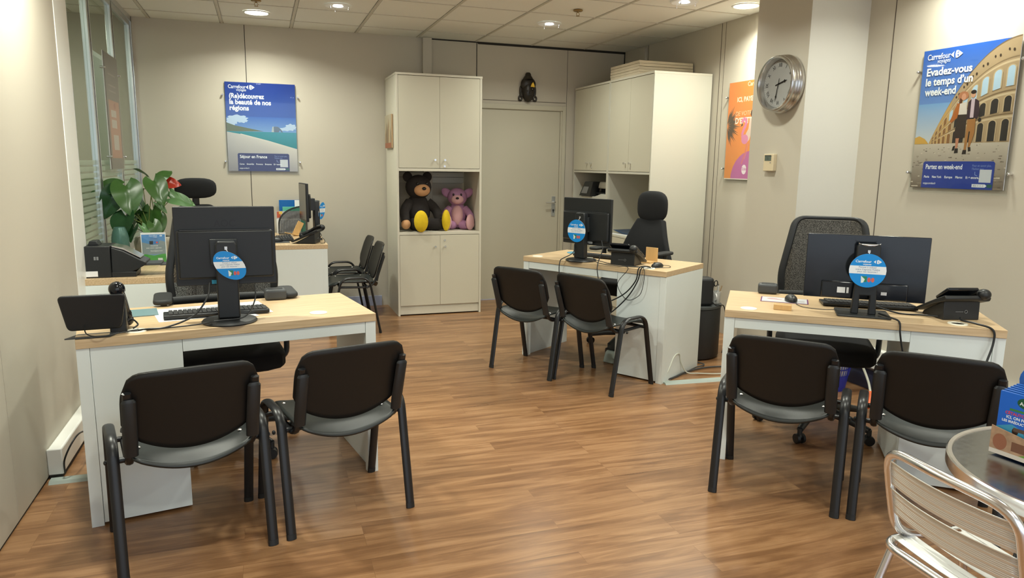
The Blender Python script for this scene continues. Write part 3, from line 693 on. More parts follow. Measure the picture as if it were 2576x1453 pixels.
# ================================================================= plush toys (plain stand-ins)
def plush(loc, rz, sc, mats, label, ears, legs):
    t = thing('plush_toy', label, 'plush toy', loc, rz); t.scale = (sc, sc, sc)
    bm_, fm, em, fo = mats
    B().ell((0, 0, .17), (.115, .095, .16)).obj('body', bm_, t)
    h = B().ell((0, -.02, .385), (.118, .10, .108)).obj('head', bm_, t)
    B().ell((0, -.10, .36), (.075, .045, .055)).obj('muzzle', fm, h); B().ell((0, -.145, .375), (.020, .013, .014)).obj('nose', 'eye_black', h)
    for s_ in (-1, 1):
        B().ell((s_*.045, -.108, .415), (.012, .008, .016)).obj('eye', 'eye_black', h)
        B().ell((s_*ears[0], .0, ears[1]), (ears[2], .022, ears[3]), Matrix.Rotation(s_*ears[4], 3, 'Y')).obj('ear', em, h)
        B().tube(crom([(s_*.085, -.02, .25), (s_*.15, -.06, .18), (s_*.165, -.11, .09)]), [.045]*5+[.042]*5+[.04]*3, 12).obj('arm', bm_, t)
        B().ell((s_*.165, -.12, .065), (.04, .045, .045)).obj('paw', fm, t)
        lx, ly = legs[0 if s_ < 0 else 1]
        B().tube(crom([(s_*.06, -.04, .06), (lx*.6, ly*.6, .055), (lx, ly, .06)]), [.058]*5+[.052]*5+[.048]*3, 12).obj('leg', bm_, t)
        d = Vector((lx, ly, 0)).normalized(); R = Matrix.Rotation(math.atan2(d.y, d.x)+pi/2, 3, 'Z')
        B().ell((lx+d.x*.03, ly+d.y*.03, .095), (.062, .035, .095), R).obj('foot', fo, t)
    return t
plush((2.345, -.36, .816), radians(12), 1.10, ('plush_dark', 'plush_tan', 'plush_dark', 'plush_yellow'), 'large dark plush bear with yellow feet sitting left in the open cabinet shelf', (.095, .475, .045, .045, .3), ((-.06, -.20), (.17, -.17)))
pk = plush((2.76, -.32, .816), radians(-14), .84, ('plush_pink', 'plush_rose', 'plush_pink', 'plush_rose'), 'smaller pink plush toy sitting right in the open cabinet shelf', (.125, .43, .05, .075, .9), ((-.10, -.12), (.13, -.13)))
B().ell((0, -.055, .17), (.075, .055, .12)).obj('belly', 'plush_rose', pk)

# ================================================================= wall things
def logo(fl, x, y, h, c, bgc):
    """two arrow heads with the letter form cut out, h high, centred at x, y"""
    fl.poly([(x-h*.98, y), (x-h*.42, y+h*.46), (x-h*.50, y), (x-h*.42, y-h*.46)], c)
    pts = [(x-h*.14, y+h*.50), (x+h*.10, y+h*.54), (x+h*.32, y+h*.46), (x+h*.98, y), (x+h*.32, y-h*.46), (x+h*.10, y-h*.54), (x-h*.14, y-h*.50), (x-h*.24, y)]
    fl.poly(pts, c)
    fl.poly([(x+h*.05, y+h*.12), (x+h*.30, y+h*.12), (x+h*.30, y+h*.42), (x+h*.22, y+h*.44), (x+h*.20, y+h*.22), (x+h*.05, y+h*.22)], bgc)
    fl.poly([(x+h*.05, y-h*.12), (x+h*.34, y-h*.02), (x+h*.30, y-h*.42), (x+h*.22, y-h*.44), (x+h*.20, y-h*.22), (x+h*.05, y-h*.22)], bgc)
def poster(loc, rz, label, W_, H_, art, bolts=True, pr='print'):
    """origin at lower centre on the wall; faces local -y"""
    t = thing('poster', label, 'poster', loc, rz)
    B().bb(-W_/2-.018, W_/2+.018, -.012, -.009, -.03, H_-.035).obj('back_sheet', 'acrylic', t, sm=0)
    B().bb(-W_/2, W_/2, -.0175, -.0130, 0, H_).obj('backing', 'paper', t, sm=0)
    fl = Flat(); art(fl, W_, H_); fl.obj('artwork', t, pr, loc=(0, -.0176, 0))
    B().bb(-W_/2-.002, W_/2+.002, -.0245, -.0225, -.002, H_+.002).obj('cover_sheet', 'acrylic', t, sm=0)
    if bolts:
        for sx in (-1, 1):
            for z in (.09, H_-.12):
                q = B(); q.cyl((sx*(W_/2+.024), 0, z), (sx*(W_/2+.024), -.030, z), .0085, n=14); q.cyl((sx*(W_/2+.024), -.030, z), (sx*(W_/2+.024), -.034, z), .0085, .006, n=14)
                q.obj('standoff_bolt', 'alu_bright', t)
    return t
WH = S(240, 243, 246)
def brand(fl, W_, H_, bgc, hs=.05):
    fl.text('Carrefour', -W_/2+.03, H_-.057, .155, WH, .012, h=.047)
    logo(fl, -W_/2+.225, H_-.043, .040, WH, bgc)
    fl.text('voyages', -W_/2+.098, H_-.080, .088, WH, .004, h=.034, shear=.15)
def infobox(fl, W_, H_, title, words, url, bgc, x0, x1, h_):
    fl.poly([(x0+.0, 0), (x1, 0), (x1, h_-.01), (x1-.01, h_), (x0+.01, h_), (x0, h_-.01)], bgc)
    fl.text(title, x0+.02, h_-.045, .245, WH, .02, h=.040)
    fl.text('Pour en savoir plus,', x1-.135, h_-.030, .115, S(130, 150, 200), 0, h=.018)
    fl.text('Flashez moi', x1-.135, h_-.048, .070, S(130, 150, 200), 0, h=.018)
    fl.stroke([(x1-.115, h_-.058), (x1-.114, h_-.076), (x1-.098, h_-.082)], .003, S(150, 170, 215))
    fl.rect(x1-.086, .040, x1-.014, .112, S(200, 205, 212))
    n = len(words); x = x0+.015
    for w_, ww in words: fl.text(w_, x, .060, ww, WH, .02, h=.019); x += ww+.020
    fl.text(url, x0+.012, .022, .088, WH, .01, h=.017)
    fl.poly([(x1-.125, .012), (x1-.045, .012), (x1-.035, .021), (x1-.045, .030), (x1-.125, .030)], S(225, 230, 235))
    fl.text('0826 41 31 31' if 'v' in url else '', x1-.118, .016, .065, S(40, 60, 90), 0, h=.015)
    fl.rect(x1-.034, .012, x1-.004, .030, S(35, 90, 85))
BLUE = S(48, 88, 178)
def art_coast(fl, W_, H_):
    h = W_/2
    fl.rect(-h, 0, h, H_, S(60, 105, 175), S(38, 66, 150))
    fl.rect(-h, H_*.40, h, H_*.62, S(120, 160, 205), S(52, 96, 176))
    for cx, cy, rx, ry in [(-h+.10, .49, .09, .03), (-h+.05, .46, .05, .035), (h-.05, .42, .05, .03), (h-.10, .40, .06, .015), (-h+.14, .47, .05, .02)]:
        pts = [(min(h, max(-h, cx+rx*cos(a*pi/14)*(1+.15*sin(a*2.3)))), cy+ry*sin(a*pi/14)*(1+.2*cos(a*1.7))) for a in range(28)]; fl.poly(pts, S(175, 195, 220))
    fl.poly([(-h, .37), (h, .37), (h, .22), (-h+.1, .30), (-h, .36)], S(0, 120, 130), [S(60, 140, 160)]*2+[S(0, 125, 132)]*3)
    fl.poly([(-h, .45), (-h+.07, .425), (-h+.2, .40), (-h+.33, .375), (-h+.1, .37), (-h, .37)], S(95, 105, 80))
    # sea arch
    fl.poly([(.085, .37), (.10, .415), (.12, .425), (.15, .42), (.175, .395), (.19, .37), (.175, .37), (.163, .39), (.150, .37)], S(95, 110, 130))
    fl.poly([(.085, .37), (.095, .42), (.105, .425), (.108, .37)], S(170, 178, 180))
    # beach
    fl.poly([(-h, .365), (-h+.12, .345), (h, .205), (h, 0), (-h, 0)], S(170, 165, 160), [S(185, 182, 178), S(190, 186, 180), S(205, 200, 190), S(165, 160, 160), S(140, 136, 138)])
    fl.poly([(-h+.12, .350), (.05, .29), (h, .215), (h, .204), (.05, .278), (-h+.12, .342)], S(205, 200, 190))
    brand(fl, W_, H_, S(38, 66, 150))
    fl.text('(Re)découvrez', -h+.035, H_-.145, .31, WH, .03, h=.062); fl.text('la beauté de nos', -h+.035, H_-.200, .37, WH, .03, h=.062); fl.text('régions', -h+.035, H_-.255, .17, WH, .03, h=.062)
    infobox(fl, W_, H_, 'Séjour en France', [('Corse', .042), ('Grand-Est', .066), ('Provence', .060), ('Bretagne', .060), ('Et + encore...', .08)], 'voyages.carrefour.fr', S(34, 42, 100), -h+.085, h-.075, .168)
def art_arena(fl, W_, H_):
    h = W_/2; rnd = random.Random(3)
    fl.rect(-h, 0, h, H_, S(150, 185, 215), S(42, 96, 190)); fl.rect(-h, .24, h, .50, S(205, 208, 205), S(120, 165, 212))
    def X(s_): return -h+.10+(W_-.10)*s_              # s 0..1 across the building
    def topz(s_): return .268+.525*(1-(1-s_)**2.1)*1.0+.03*s_
    def lev(s_, k_): return .258+(topz(s_)-.258)*k_
    N_ = 30
    fl.poly([(X(0), .258)]+[(X(i/N_), topz(i/N_)) for i in range(N_+1)]+[(h, .258)], S(176, 152, 118))
    fl.poly([(X(0), .258)]+[(X(i/N_*.25), lev(i/N_*.25, 1)) for i in range(N_+1)]+[(X(.25), .258)], S(196, 158, 96))
    for k0, k1, c in [(.985, 1.0, (120, 100, 76)), (.80, .815, (140, 118, 88)), (.765, .785, (205, 184, 150)), (.49, .505, (130, 108, 80)), (.46, .48, (206, 186, 152)), (.27, .285, (128, 106, 78)), (.24, .26, (205, 184, 150))]:
        fl.poly([(X(i/N_), lev(i/N_, k0)) for i in range(N_+1)]+[(X(i/N_), lev(i/N_, k1)) for i in range(N_, -1, -1)], S(*c))
    cols = []; s_ = .03; d = .030
    while s_ < .98: cols.append((s_, min(.985, s_+d))); s_ += d*1.32; d *= 1.16
    for a, b_ in cols:
        m_ = (a+b_)/2
        for k0, k1, sky in [(.54, .73, 1), (.30, .445, 0), (.02, .225, 0)]:
            z0, z1 = lev(m_, k0), lev(m_, k1); w_ = (X(b_)-X(a))/2*.72; cx = X(m_)
            if z1-z0 < .006: continue
            sl = (lev(b_, k0)-lev(a, k0))*.4
            for kk, cc in ((1.32, S(196, 174, 138)), (1, (S(178, 205, 225) if sky and m_ > .2 else S(52, 46, 44) if m_ > .3 else S(140, 100, 60)))):
                pts = [(cx-w_*kk, z0-sl), (cx+w_*kk, z0+sl)]
                for j in range(9): aa = pi*j/8; pts.append((cx+w_*kk*cos(aa), z1-w_*.8+w_*kk*.9*sin(aa)+sl*cos(aa)))
                fl.poly(pts, cc)
        if m_ > .3:
            z = lev(m_, .88); fl.ell(X(m_), z, .006, .008, S(70, 56, 44), 10); fl.ell(X(a), lev(a, .90), .005, .007, S(70, 56, 44), 10)
            fl.k -= 1
    # paving
    fl.rect(-h, 0, h, .262, S(112, 98, 84), S(196, 186, 170))
    for _ in range(170):
        z = .256*rnd.random()**1.4; k_ = 1-z/.27; x = -h+W_*rnd.random(); L_ = .006+.05*k_*rnd.random()
        c = rnd.choice([S(92, 80, 70), S(150, 138, 122), S(205, 195, 178), S(120, 108, 95)])
        fl.k -= .85
        fl.poly([(max(-h, x), z), (min(h, x+L_), z+.003*rnd.uniform(-1, 1)), (min(h, x+L_), z+.003+.004*k_), (max(-h, x), z+.002+.003*k_)], c)
    fl.poly([(-h, .262), (-h, .30), (-h+.03, .31), (-h+.07, .292), (-h+.10, .262)], S(205, 160, 70))
    # two walkers
    n0 = len(fl.v)
    fl.ell(-.015, .462, .033, .026, S(178, 120, 85)); fl.ell(-.012, .455, .014, .020, S(205, 150, 120)); fl.poly([(-.035, .45), (-.02, .44), (-.03, .38), (-.045, .39)], S(95, 55, 35))
    fl.poly([(-.04, .415), (.01, .425), (.02, .35), (-.035, .345)], S(215, 205, 195)); fl.poly([(-.05, .42), (-.032, .42), (-.035, .34), (-.075, .305), (-.085, .315)], S(175, 100, 45))
    fl.poly([(-.038, .352), (.018, .352), (.022, .215), (-.05, .21)], S(58, 45, 40)); fl.poly([(-.035, .212), (-.012, .212), (-.018, .15), (-.03, .15)], S(190, 130, 100))
    fl.poly([(-.033, .152), (-.012, .152), (-.010, .125), (-.035, .122)], S(40, 32, 30)); fl.poly([(-.046, .165), (-.032, .168), (-.036, .14), (-.052, .138)], S(40, 32, 30))
    fl.ell(.047, .466, .015, .021, S(205, 155, 125)); fl.ell(.047, .479, .017, .012, S(45, 32, 26)); fl.poly([(.032, .44), (.068, .44), (.07, .33), (.03, .33)], S(200, 180, 190))
    fl.poly([(.02, .42), (.038, .44), (.04, .32), (.018, .32)], S(60, 42, 52)); fl.poly([(.060, .44), (.085, .425), (.098, .35), (.085, .32), (.062, .33)], S(60, 42, 52))
    fl.poly([(.028, .322), (.078, .322), (.080, .24), (.060, .155), (.048, .155), (.052, .25), (.044, .25), (.040, .14), (.024, .14)], S(165, 115, 65))
    fl.poly([(.020, .142), (.042, .142), (.042, .118), (.016, .116)], S(45, 35, 32)); fl.poly([(.050, .158), (.066, .158), (.07, .135), (.054, .132)], S(45, 35, 32)); fl.ell(.102, .315, .010, .012, S(40, 36, 36))
    fl.v[n0:] = [(x+.012, y, .20+(z-.118)*.96) for x, y, z in fl.v[n0:]]
    brand(fl, W_, H_, S(42, 96, 190))
    fl.text('Evadez-vous', -h+.035, H_-.150, .30, WH, .03, h=.062); fl.text('le temps d’un', -h+.035, H_-.208, .31, WH, .03, h=.062); fl.text('week-end', -h+.035, H_-.266, .21, WH, .03, h=.062)
    infobox(fl, W_, H_, 'Partez en week-end', [('Paris', .036), ('New York', .065), ('Europe', .052), ('Maroc', .046), ('Et + encore...', .09)], 'voyages.carrefour.fr', S(40, 62, 150), -h+.08, h-.062, .158)
def art_orange(fl, W_, H_):
    h = W_/2; fl.rect(-h, 0, h, H_, S(238, 150, 70), S(236, 128, 52))
    for i in range(26):
        a = radians(-70+i*5.6); L_ = .17+.03*sin(i*1.7); cx, cz = -h-.01, .45
        tip = (cx+L_*cos(a), cz+L_*sin(a)); w_ = .006; fl.k -= .8
        fl.poly([(max(-h, cx+.02*cos(a)-w_*sin(a)*.3), cz+.02*sin(a)+w_*cos(a)*.3), (max(-h, cx+.6*L_*cos(a)-w_*sin(a)), cz+.6*L_*sin(a)+w_*cos(a)), (max(-h, tip[0]), tip[1]), (max(-h, cx+.6*L_*cos(a)+w_*sin(a)), cz+.6*L_*sin(a)-w_*cos(a))], S(78, 58, 44))
    fl.ell(.03, -.10, .25, .30, S(196, 105, 160)) if False else fl.poly([(-h+.13+.17*0, 0)]+[(-h+.36+.27*cos(radians(180-a)), .0+.24*sin(radians(180-a))) for a in range(0, 181, 9) if -h+.36+.27*cos(radians(180-a)) <= h]+[(h, 0)], S(196, 105, 165))
    fl.text('Carrefour', -.055, H_-.045, .20, S(250, 225, 190), .01); fl.text('voyages', .03, H_-.07, .10, S(250, 225, 190), 0)
    fl.text('ICI, PAYEZ VOS', -h+.12, H_-.165, .36, S(250, 225, 200), .03); fl.text('DE VOTRE COMITÉ', -h+.11, H_-.28, .44, S(250, 205, 165), .0, shear=.15); fl.text('D’ENTREPRISE', -h+.11, H_-.345, .42, S(252, 235, 220), .03)
    fl.poly([(.0, .50), (.03, .50), (.035, .40), (.01, .33), (-.03, .30), (-.04, .38), (-.01, .42)], S(225, 195, 180))
    fl.stroke([(-.10, .475), (-.085, .50), (-.06, .505), (-.042, .485), (-.048, .45), (-.075, .41), (-.09, .37), (-.07, .33), (-.03, .31)], .030, S(222, 130, 170))
    fl.poly([(-.115, .44), (-.095, .475), (-.088, .45)], S(50, 40, 45)); fl.ell(-.05, .335, .045, .04, S(222, 135, 172))
    fl.ell(.03, .545, .022, .03, S(70, 40, 30)); fl.stroke([(-.02, .30), (-.035, .22), (-.075, .13)], .010, S(225, 120, 110)); fl.stroke([(0, .30), (-.02, .22), (-.04, .17)], .008, S(225, 130, 130))
    fl.ell(-.035, .085, .032, .040, S(245, 230, 235)); fl.text('Edenred', -.062, .078, .12, S(196, 105, 165), .01); fl.rect(-h, 0, h, .008, S(235, 225, 215))
poster((.919, 0, 1.372), 0, 'poster of a pebble beach and cliffs, blue sky, on the back wall', .628, .82, art_coast, pr='gloss_print')
poster((XR, -4.235, 1.368), radians(-90), 'poster of two walkers before the colosseum on the right wall', .605, .815, art_arena)
poster((XR, -2.29, 1.372), radians(-90), 'orange poster with flamingo partly hidden behind the clock pillar', .61, .813, art_orange)
def art_glass(fl, W_, H_):
    h = W_/2; fl.rect(-h, 0, h, H_, S(92, 84, 80)); fl.rect(-h+.10, .06, h-.04, .49, S(178, 118, 88)); fl.text('OFFRE', -h+.14, H_-.13, .22, S(130, 120, 120), .01)
    fl.text('SPECIALE', -h+.14, H_-.28, .3, S(130, 115, 115), .01)
    for x, z, w_, h_ in [(-.09, .35, .22, .11), (-.09, .17, .22, .13)]: fl.rect(x, z, x+w_, z+h_, S(195, 185, 175))
    fl.poly([(.02, .44), (.09, .47), (.1, .42), (.04, .40)], S(160, 70, 50))
# faded poster on the glass
poster((LW+.022, -1.22, 1.395), radians(90), 'faded dark poster with orange block hung against the glass partition', .54, .83, lambda fl, W_, H_: (fl.rect(-W_/2, 0, W_/2, H_, S(96, 86, 82)), fl.rect(-W_/2+.09, .08, W_/2-.05, .50, S(176, 112, 84)), [fl.rect(x, z, x+.2, z+h_, S(192, 182, 172)) for x, z, h_ in ((-.11, .38, .05), (-.11, .30, .06), (-.08, .14, .11))], fl.poly([(.0, .47), (.07, .49), (.08, .45), (.03, .44)], S(150, 60, 40)), [fl.rect(-.13, z, .14, z+.012, S(140, 120, 116)) for z in (.56, .60, .68)]))
# clock
t = thing('wall_clock', 'round metal wall clock with ribbed rim and roman numerals on the pillar', 'clock', (4.283, -3.262, 2.033), radians(-90))
Rx = Matrix.Rotation(pi/2, 3, 'X')
B().lathe([(.0, .001), (.165, .001), (.190, .006), (.192, .025), (.186, .033), (.190, .042), (.184, .052), (.187, .060), (.180, .070), (.184, .080), (.182, .094), (.176, .100), (.166, .098), (.160, .085), (.155, .052), (0, .052)], n=64, R=Rx).obj('case', 'steel', t)
B().lathe([(0, .0525), (.1545, .0525), (.1545, .055), (0, .055)], n=64, R=Rx).obj('dial', 'clock_face', t)
fl = Flat(); BK = S(38, 38, 40)
for i, nu in enumerate(['XII', 'I', 'II', 'III', 'IIII', 'V', 'VI', 'VII', 'VIII', 'IX', 'X', 'XI']):
    a = radians(-30*i); V, F_, WW = txt(nu, .01); k_ = .036; o = len(fl.v)
    for x, y in V:
        x2, y2 = (x-WW/2)*k_*.8, y*k_-.0105+.122; fl.v.append((x2*cos(a)-y2*sin(a), -.0005, x2*sin(a)+y2*cos(a)))
    for f in F_: fl.f.append(tuple(q+o for q in f)); fl.c.append([BK]*len(f))
fl.k = 3
for i in range(60):
    a = radians(6*i); r0, r1 = .143, .149; fl.k = 3; w_ = .0008
    fl.poly([(r0*cos(a)-w_*sin(a), r0*sin(a)+w_*cos(a)), (r0*cos(a)+w_*sin(a), r0*sin(a)-w_*cos(a)), (r1*cos(a)+w_*sin(a), r1*sin(a)-w_*cos(a)), (r1*cos(a)-w_*sin(a), r1*sin(a)+w_*cos(a))], BK)
fl.obj('numerals', t, loc=(0, -.0555, 0))
def hand(L_, ang, w_, y, name):
    q = B(); pts = [(-w_*.6, -.035), (w_*.6, -.035), (w_, L_*.65), (w_*2.4, L_*.72), (w_*.8, L_*.80), (0, L_), (-w_*.8, L_*.80), (-w_*2.4, L_*.72), (-w_, L_*.65)]
    a = -radians(ang); q.prism([(x*cos(a)-z*sin(a), x*sin(a)+z*cos(a)) for x, z in pts], -y, -y-.002, 'y'); q.obj(name, 'eye_black', t)
hand(.082, 76, .0045, .058, 'hour_hand'); hand(.118, 192, .0028, .062, 'minute_hand')
# thermostat
t = thing('thermostat', 'cream room thermostat with grey display under the clock', 'thermostat', (4.283, -3.178, 1.51), radians(-90))
B().prism(rrect(.105, .118, .006), -.030, 0, 'y').obj('housing', 'thermostat', t, bev=.003)
B().bb(-.040, .028, -.0315, -.030, .012, .048).obj('display', 'lcd', t)
fl = Flat(); fl.text('25', -.02, .02, .022, S(50, 60, 55), 0); fl.rect(-.040, .044, .028, .050, S(60, 65, 62)); fl.obj('display_digits', t, loc=(0, -.0318, 0))
B().bb(.016, .026, -.0315, -.030, -.004, .002).obj('button', 'mid_grey', t)
# mask
t = thing('wooden_mask', 'dark carved wooden head mask with gold brow patch above the door', 'mask', (3.611, 0, 2.125))
def mk(d):
    return 1
q = B(); q.ell((0, -.03, .115), (.066, .055, .115), n=28, m=18); q.ell((0, -.028, .185), (.085, .045, .075)); q.obj('face', 'mask_wood', t)
q = B(); q.lathe([(.055, .235), (.05, .25), (.032, .275), (.030, .29), (.020, .305), (0, .308)], (0, -.022, 0), 20); q.obj('topknot', 'mask_wood', t)
for s_ in (-1, 1):
    q = B(); q.ell((s_*.082, -.018, .115), (.013, .012, .055)); q.tube([(s_*.082+.018*cos(a*pi/8), -.018, .040+.024*sin(a*pi/8)) for a in range(16)], .009, 8, closed=True); q.tube([(s_*.080, -.018, .11), (s_*.078, -.018, .06)], .010, 8); q.obj('ear', 'mask_wood', t)
    B().ell((s_*.028, -.078, .112), (.018, .006, .006)).obj('eyelid', 'mask_wood', t)
q = B(); q.tube(crom([(0, -.080, .14), (0, -.092, .10), (0, -.090, .088)]), [.006]*4+[.009]*6+[.012]*3, 10); q.obj('nose', 'mask_wood', t)
B().ell((0, -.078, .060), (.026, .010, .007)).obj('mouth', 'mask_wood', t)
q = B(); q.prism([(.008, .155), (.055, .152), (.050, .175), (.036, .205), (.018, .185)], -.086, -.060, 'y'); q.obj('gold_patch', 'gold', t, bev=.002)
B().ell((.028, -.086, .132), (.004, .003, .005)).obj('gem', 'alu_bright', t)

# ================================================================= desk equipment
def monitor(loc, rz, label, W_, H_, z0, kind, base, y0=.035):
    """faces local +y (user side); column at origin"""
    t = thing('monitor', label, 'monitor', (loc[0], loc[1], .7805), rz); z0 -= .7805
    if kind == 'aoc':
        p = B().prism([(x, z+z0+H_/2) for x, z in rrect(W_, H_, .006)], y0+.018, y0+.040, 'y').obj('panel', 'black_plastic', t, bev=.003)
        q = B(); q.prism([(x, z+z0+H_*.40) for x, z in rrect(W_*.95, H_*.62, .012)], y0-.002, y0+.020, 'y'); q.obj('rear_housing', 'black_plastic', p, bev=.012, segs=3)
        B().bb(-W_*.44, W_*.44, y0-.0035, y0, z0+H_*.71-.002, z0+H_*.71+.0015).obj('housing_ridge', 'dark_grey', p)
        c = B(); c.prism([(-.045, .02), (.045, .02), (.043, .25), (.043, .335), (.034, .352), (-.034, .352), (-.043, .335), (-.043, .25)], -.03, .018, 'y'); c.obj('stand_column', 'black_plastic', t, bev=.006, segs=3)
        q = B(); q.bb(-.065, .045, .012, y0+.002, z0+H_*.28, z0+H_*.60); q.obj('mount', 'dark_plastic', t, bev=.003)
        B().lathe([(0, 0), (base, 0), (base+.002, .005), (base-.004, .012), (.05, .018), (0, .018)], n=48).obj('stand_base', 'black_plastic', t)
    else:
        p = B().prism([(x, z+z0+H_/2) for x, z in rrect(W_, H_, .004)], y0+.010, y0+.024, 'y').obj('panel', 'black_gloss', t, bev=.002)
        B().bb(-.19, .19, y0-.006, y0+.012, z0+.004, z0+.085).obj('rear_housing', 'black_gloss', p, bev=.006)
        q = B(); q.prism([(-.055, .01), (-.022, .01), (-.022, .10), (.022, .10), (.022, .01), (.055, .01), (.048, .14), (.050, .33), (.042, .345), (-.042, .345), (-.050, .33), (-.048, .14)], -.025, .010, 'y'); q.obj('stand_column', 'black_plastic', t, bev=.004)
        B().bb(-.048, .048, .008, y0+.012, .20, .33).obj('mount', 'dark_plastic', t, bev=.003)
        q = B(); q.grid(lambda u, v: Vector(((u-.5)*.094, -.026, .345+(-.018*(1-(2*u-1)**2)+.006)*(1-v))), 16, 1); q.obj('handle_edge', 'alu_bright', t, solid=.002)
        B().prism(rrect(.235, .19, .012, 4, 0, .02), 0, .010, 'z').obj('stand_base', 'dark_plastic', t, bev=.003)
        for x0_, x1_ in ((-.118, -.082), (-.076, -.066), (.075, .100)):
            B().bb(x0_, x1_, y0-.0075, y0-.006, z0+.030, z0+.058 if x0_ < 0 else z0+.045).obj('rear_label', 'paper', p)
    s_ = B().bb(-W_/2+.008, W_/2-.008, (y0+.040 if kind == 'aoc' else y0+.024), (y0+.0415 if kind == 'aoc' else y0+.0255), z0+.014, z0+H_-.008).obj('screen', 'black_gloss', p)
    return t
mA = monitor((.736, -4.135), radians(2), 'square black monitor seen from behind on the left desk, letters moulded on back', .408, .340, .934, 'aoc', .112)
mB = monitor((3.596, -4.775), radians(-38.5), 'wide thin black monitor seen from behind on the right desk', .536, .312, .849, 'wide', 0)
mC = monitor((3.095, -2.622), radians(-63), 'square black monitor seen from behind on the middle desk', .440, .340, .895, 'aoc', .112)
mD = monitor((1.335, -.79), radians(97), 'square black monitor seen edge on at the back desk', .34, .328, .955, 'aoc', .055, .068)
fl = Flat(); c = S(8, 9, 11)
fl.text('AOC', -.046, .408, .088, c, .012, h=.042)
o = fl.obj('moulded_letters', mA, loc=(0, .052, 0))
B().bb(-.064, -.012, .030, .033, .163, .180).obj('sky_blue_sticker', 'sky_label', mA)
B().bb(-.02, .0, .030, .05, .108, .135).obj('video_plug', 'vga_blue', mC)
q = B(); q.bb(.02, .075, .022, .034, .128, .142); q.obj('port_label', 'mid_grey', mC)
# hanging tags
def hang_tag(loc, rz, label, rx, rz_, tilt=0, shearx=0, drop=.07, faded=False):
    """origin: clip on the column; disc hangs below, facing local -y"""
    t = thing('hanging_tag', label, 'hanging tag', loc, rz)
    q = B(); q.bb(-.006, .006, -.003, 0, -.008, .006); q.obj('clip', 'alu', t, bev=.001)
    q = B(); q.tube(crom([(0, -.003, -.006), (.002+shearx*.2, -.006, -drop*.5), (shearx*.5, -.008, -drop)]), .0018, 6); q.obj('strap', 'paper', t)
    def d(u, v): return (u+shearx*.6, v-drop-rz_+.018)
    P = []
    for i in range(40):
        a = 2*pi*i/40; u, v = rx*cos(a), rz_*sin(a); P.append((u+tilt*-v, v))
    q = B(); q.prism([d(*p) for p in P], -.0095, -.008, 'y'); q.obj('disc', 'mug', t)
    fl = Flat(); BL = S(0, 140, 222)
    fl.poly([d(*p) for p in P], BL)
    def edge(v): k_ = sqrt(max(0, 1-(v/rz_)**2)); return rx*k_
    v0, v1 = -rz_*.20, rz_*.27
    pts = [(-edge(v)+tilt*-v, v) for v in (v0, (v0+v1)/2, v1)]+[(edge(v)+tilt*-v, v) for v in (v1, (v0+v1)/2, v0)]
    fl.poly([d(*p) for p in pts], S(236, 240, 244))
    cx, cy = d(0, 0); tt = -tilt*rz_*.45
    fl.text('Carrefour', cx-rx*.68+tt, cy+rz_*.47, rx*.85, WH, .02); logo(fl, cx+rx*.50+tt, cy+rz_*.54, rz_*.22, WH, BL)
    fl.text('voyages', cx-rx*.28+tt, cy+rz_*.33, rx*.45, WH, .02)
    for k_, (s_, ww) in enumerate((('Pensez à utiliser', .95), ('votre Cagnotte Fidélité', 1.3), ('pour vos vacances !', 1.08))): fl.text(s_, cx, cy+rz_*(.15-.13*k_), rx*ww, S(70, 110, 160), 0, 'c')
    g = -rz_*.52; gx = cx-tilt*g
    fl.rect(gx-rx*.30, cy+g-rz_*.16, gx+.0, cy+g+rz_*.18, S(40, 130, 90)); fl.poly([(gx-rx*.32, cy+g+rz_*.2), (gx-rx*.1, cy+g), (gx-rx*.18, cy+g-rz_*.2), (gx-rx*.3, cy+g-rz_*.22)], S(225, 235, 230))
    fl.ell(gx+rx*.12, cy+g-rz_*.02, rx*.09, rz_*.14, S(215, 90, 80)); fl.ell(gx+rx*.32, cy+g-rz_*.02, rx*.09, rz_*.14, S(215, 100, 80))
    fl.obj('print', t, loc=(0, -.0096, 0))
    return t
hang_tag((.737, -4.169, 1.105), radians(2), 'round blue and white tag tilted, hanging on the left desk monitor', .060, .062, .38, .02, .030)
hang_tag((3.578, -4.797, 1.092), radians(-38.5), 'round blue and white tag hanging on the wide right monitor', .080, .080, 0, 0, .028)
hang_tag((3.070, -2.637, 1.100), radians(-58), 'round blue and white tag hanging on the middle desk monitor', .078, .082, 0, -.035, .036)
hang_tag((1.372, -.80, 1.125), radians(52), 'blue tag seen at an angle on the back desk monitor', .05, .075, -.25, .03, .028)
def keyboard(loc, rz, label, L_=.44):
    t = thing('keyboard', label, 'keyboard', (loc[0], loc[1], .7805+loc[2] if len(loc) > 2 else .7805), rz)
    B().prism([(-.075, .004), (-.06, 0), (.07, .004), (.075, .014), (.072, .022), (-.07, .013)], -L_/2, L_/2, 'x').obj('case', 'black_plastic', t, bev=.003)
    q = B(); nx = int((L_-.02)/.0195)
    for r_ in range(6):
        y = -.058+r_*.022; z = .0138+(y+.07)*.062
        for c_ in range(nx):
            if r_ == 0 and 3 < c_ < 9: continue
            x = -L_/2+.012+c_*.0195; q.bb(x, x+.0165, y, y+.017, z, z+.006)
        if r_ == 0: q.bb(-L_/2+.012+4*.0195, -L_/2+.012+8*.0195+.0165, y, y+.017, z, z+.006)
    q.obj('keycaps', 'key', t)
    return t
keyboard((.675, -3.955), AZ+pi+radians(-3), 'black keyboard on white sheets behind the left monitor')
keyboard((3.80, -4.60), BZ+pi+radians(4), 'black keyboard lying behind the wide right monitor')
keyboard((3.33, -2.50), CZ+pi+radians(2), 'black keyboard lying behind the monitor of the middle desk')
keyboard((1.06, -.68), radians(-88), 'black keyboard on the back desk facing left', .36)
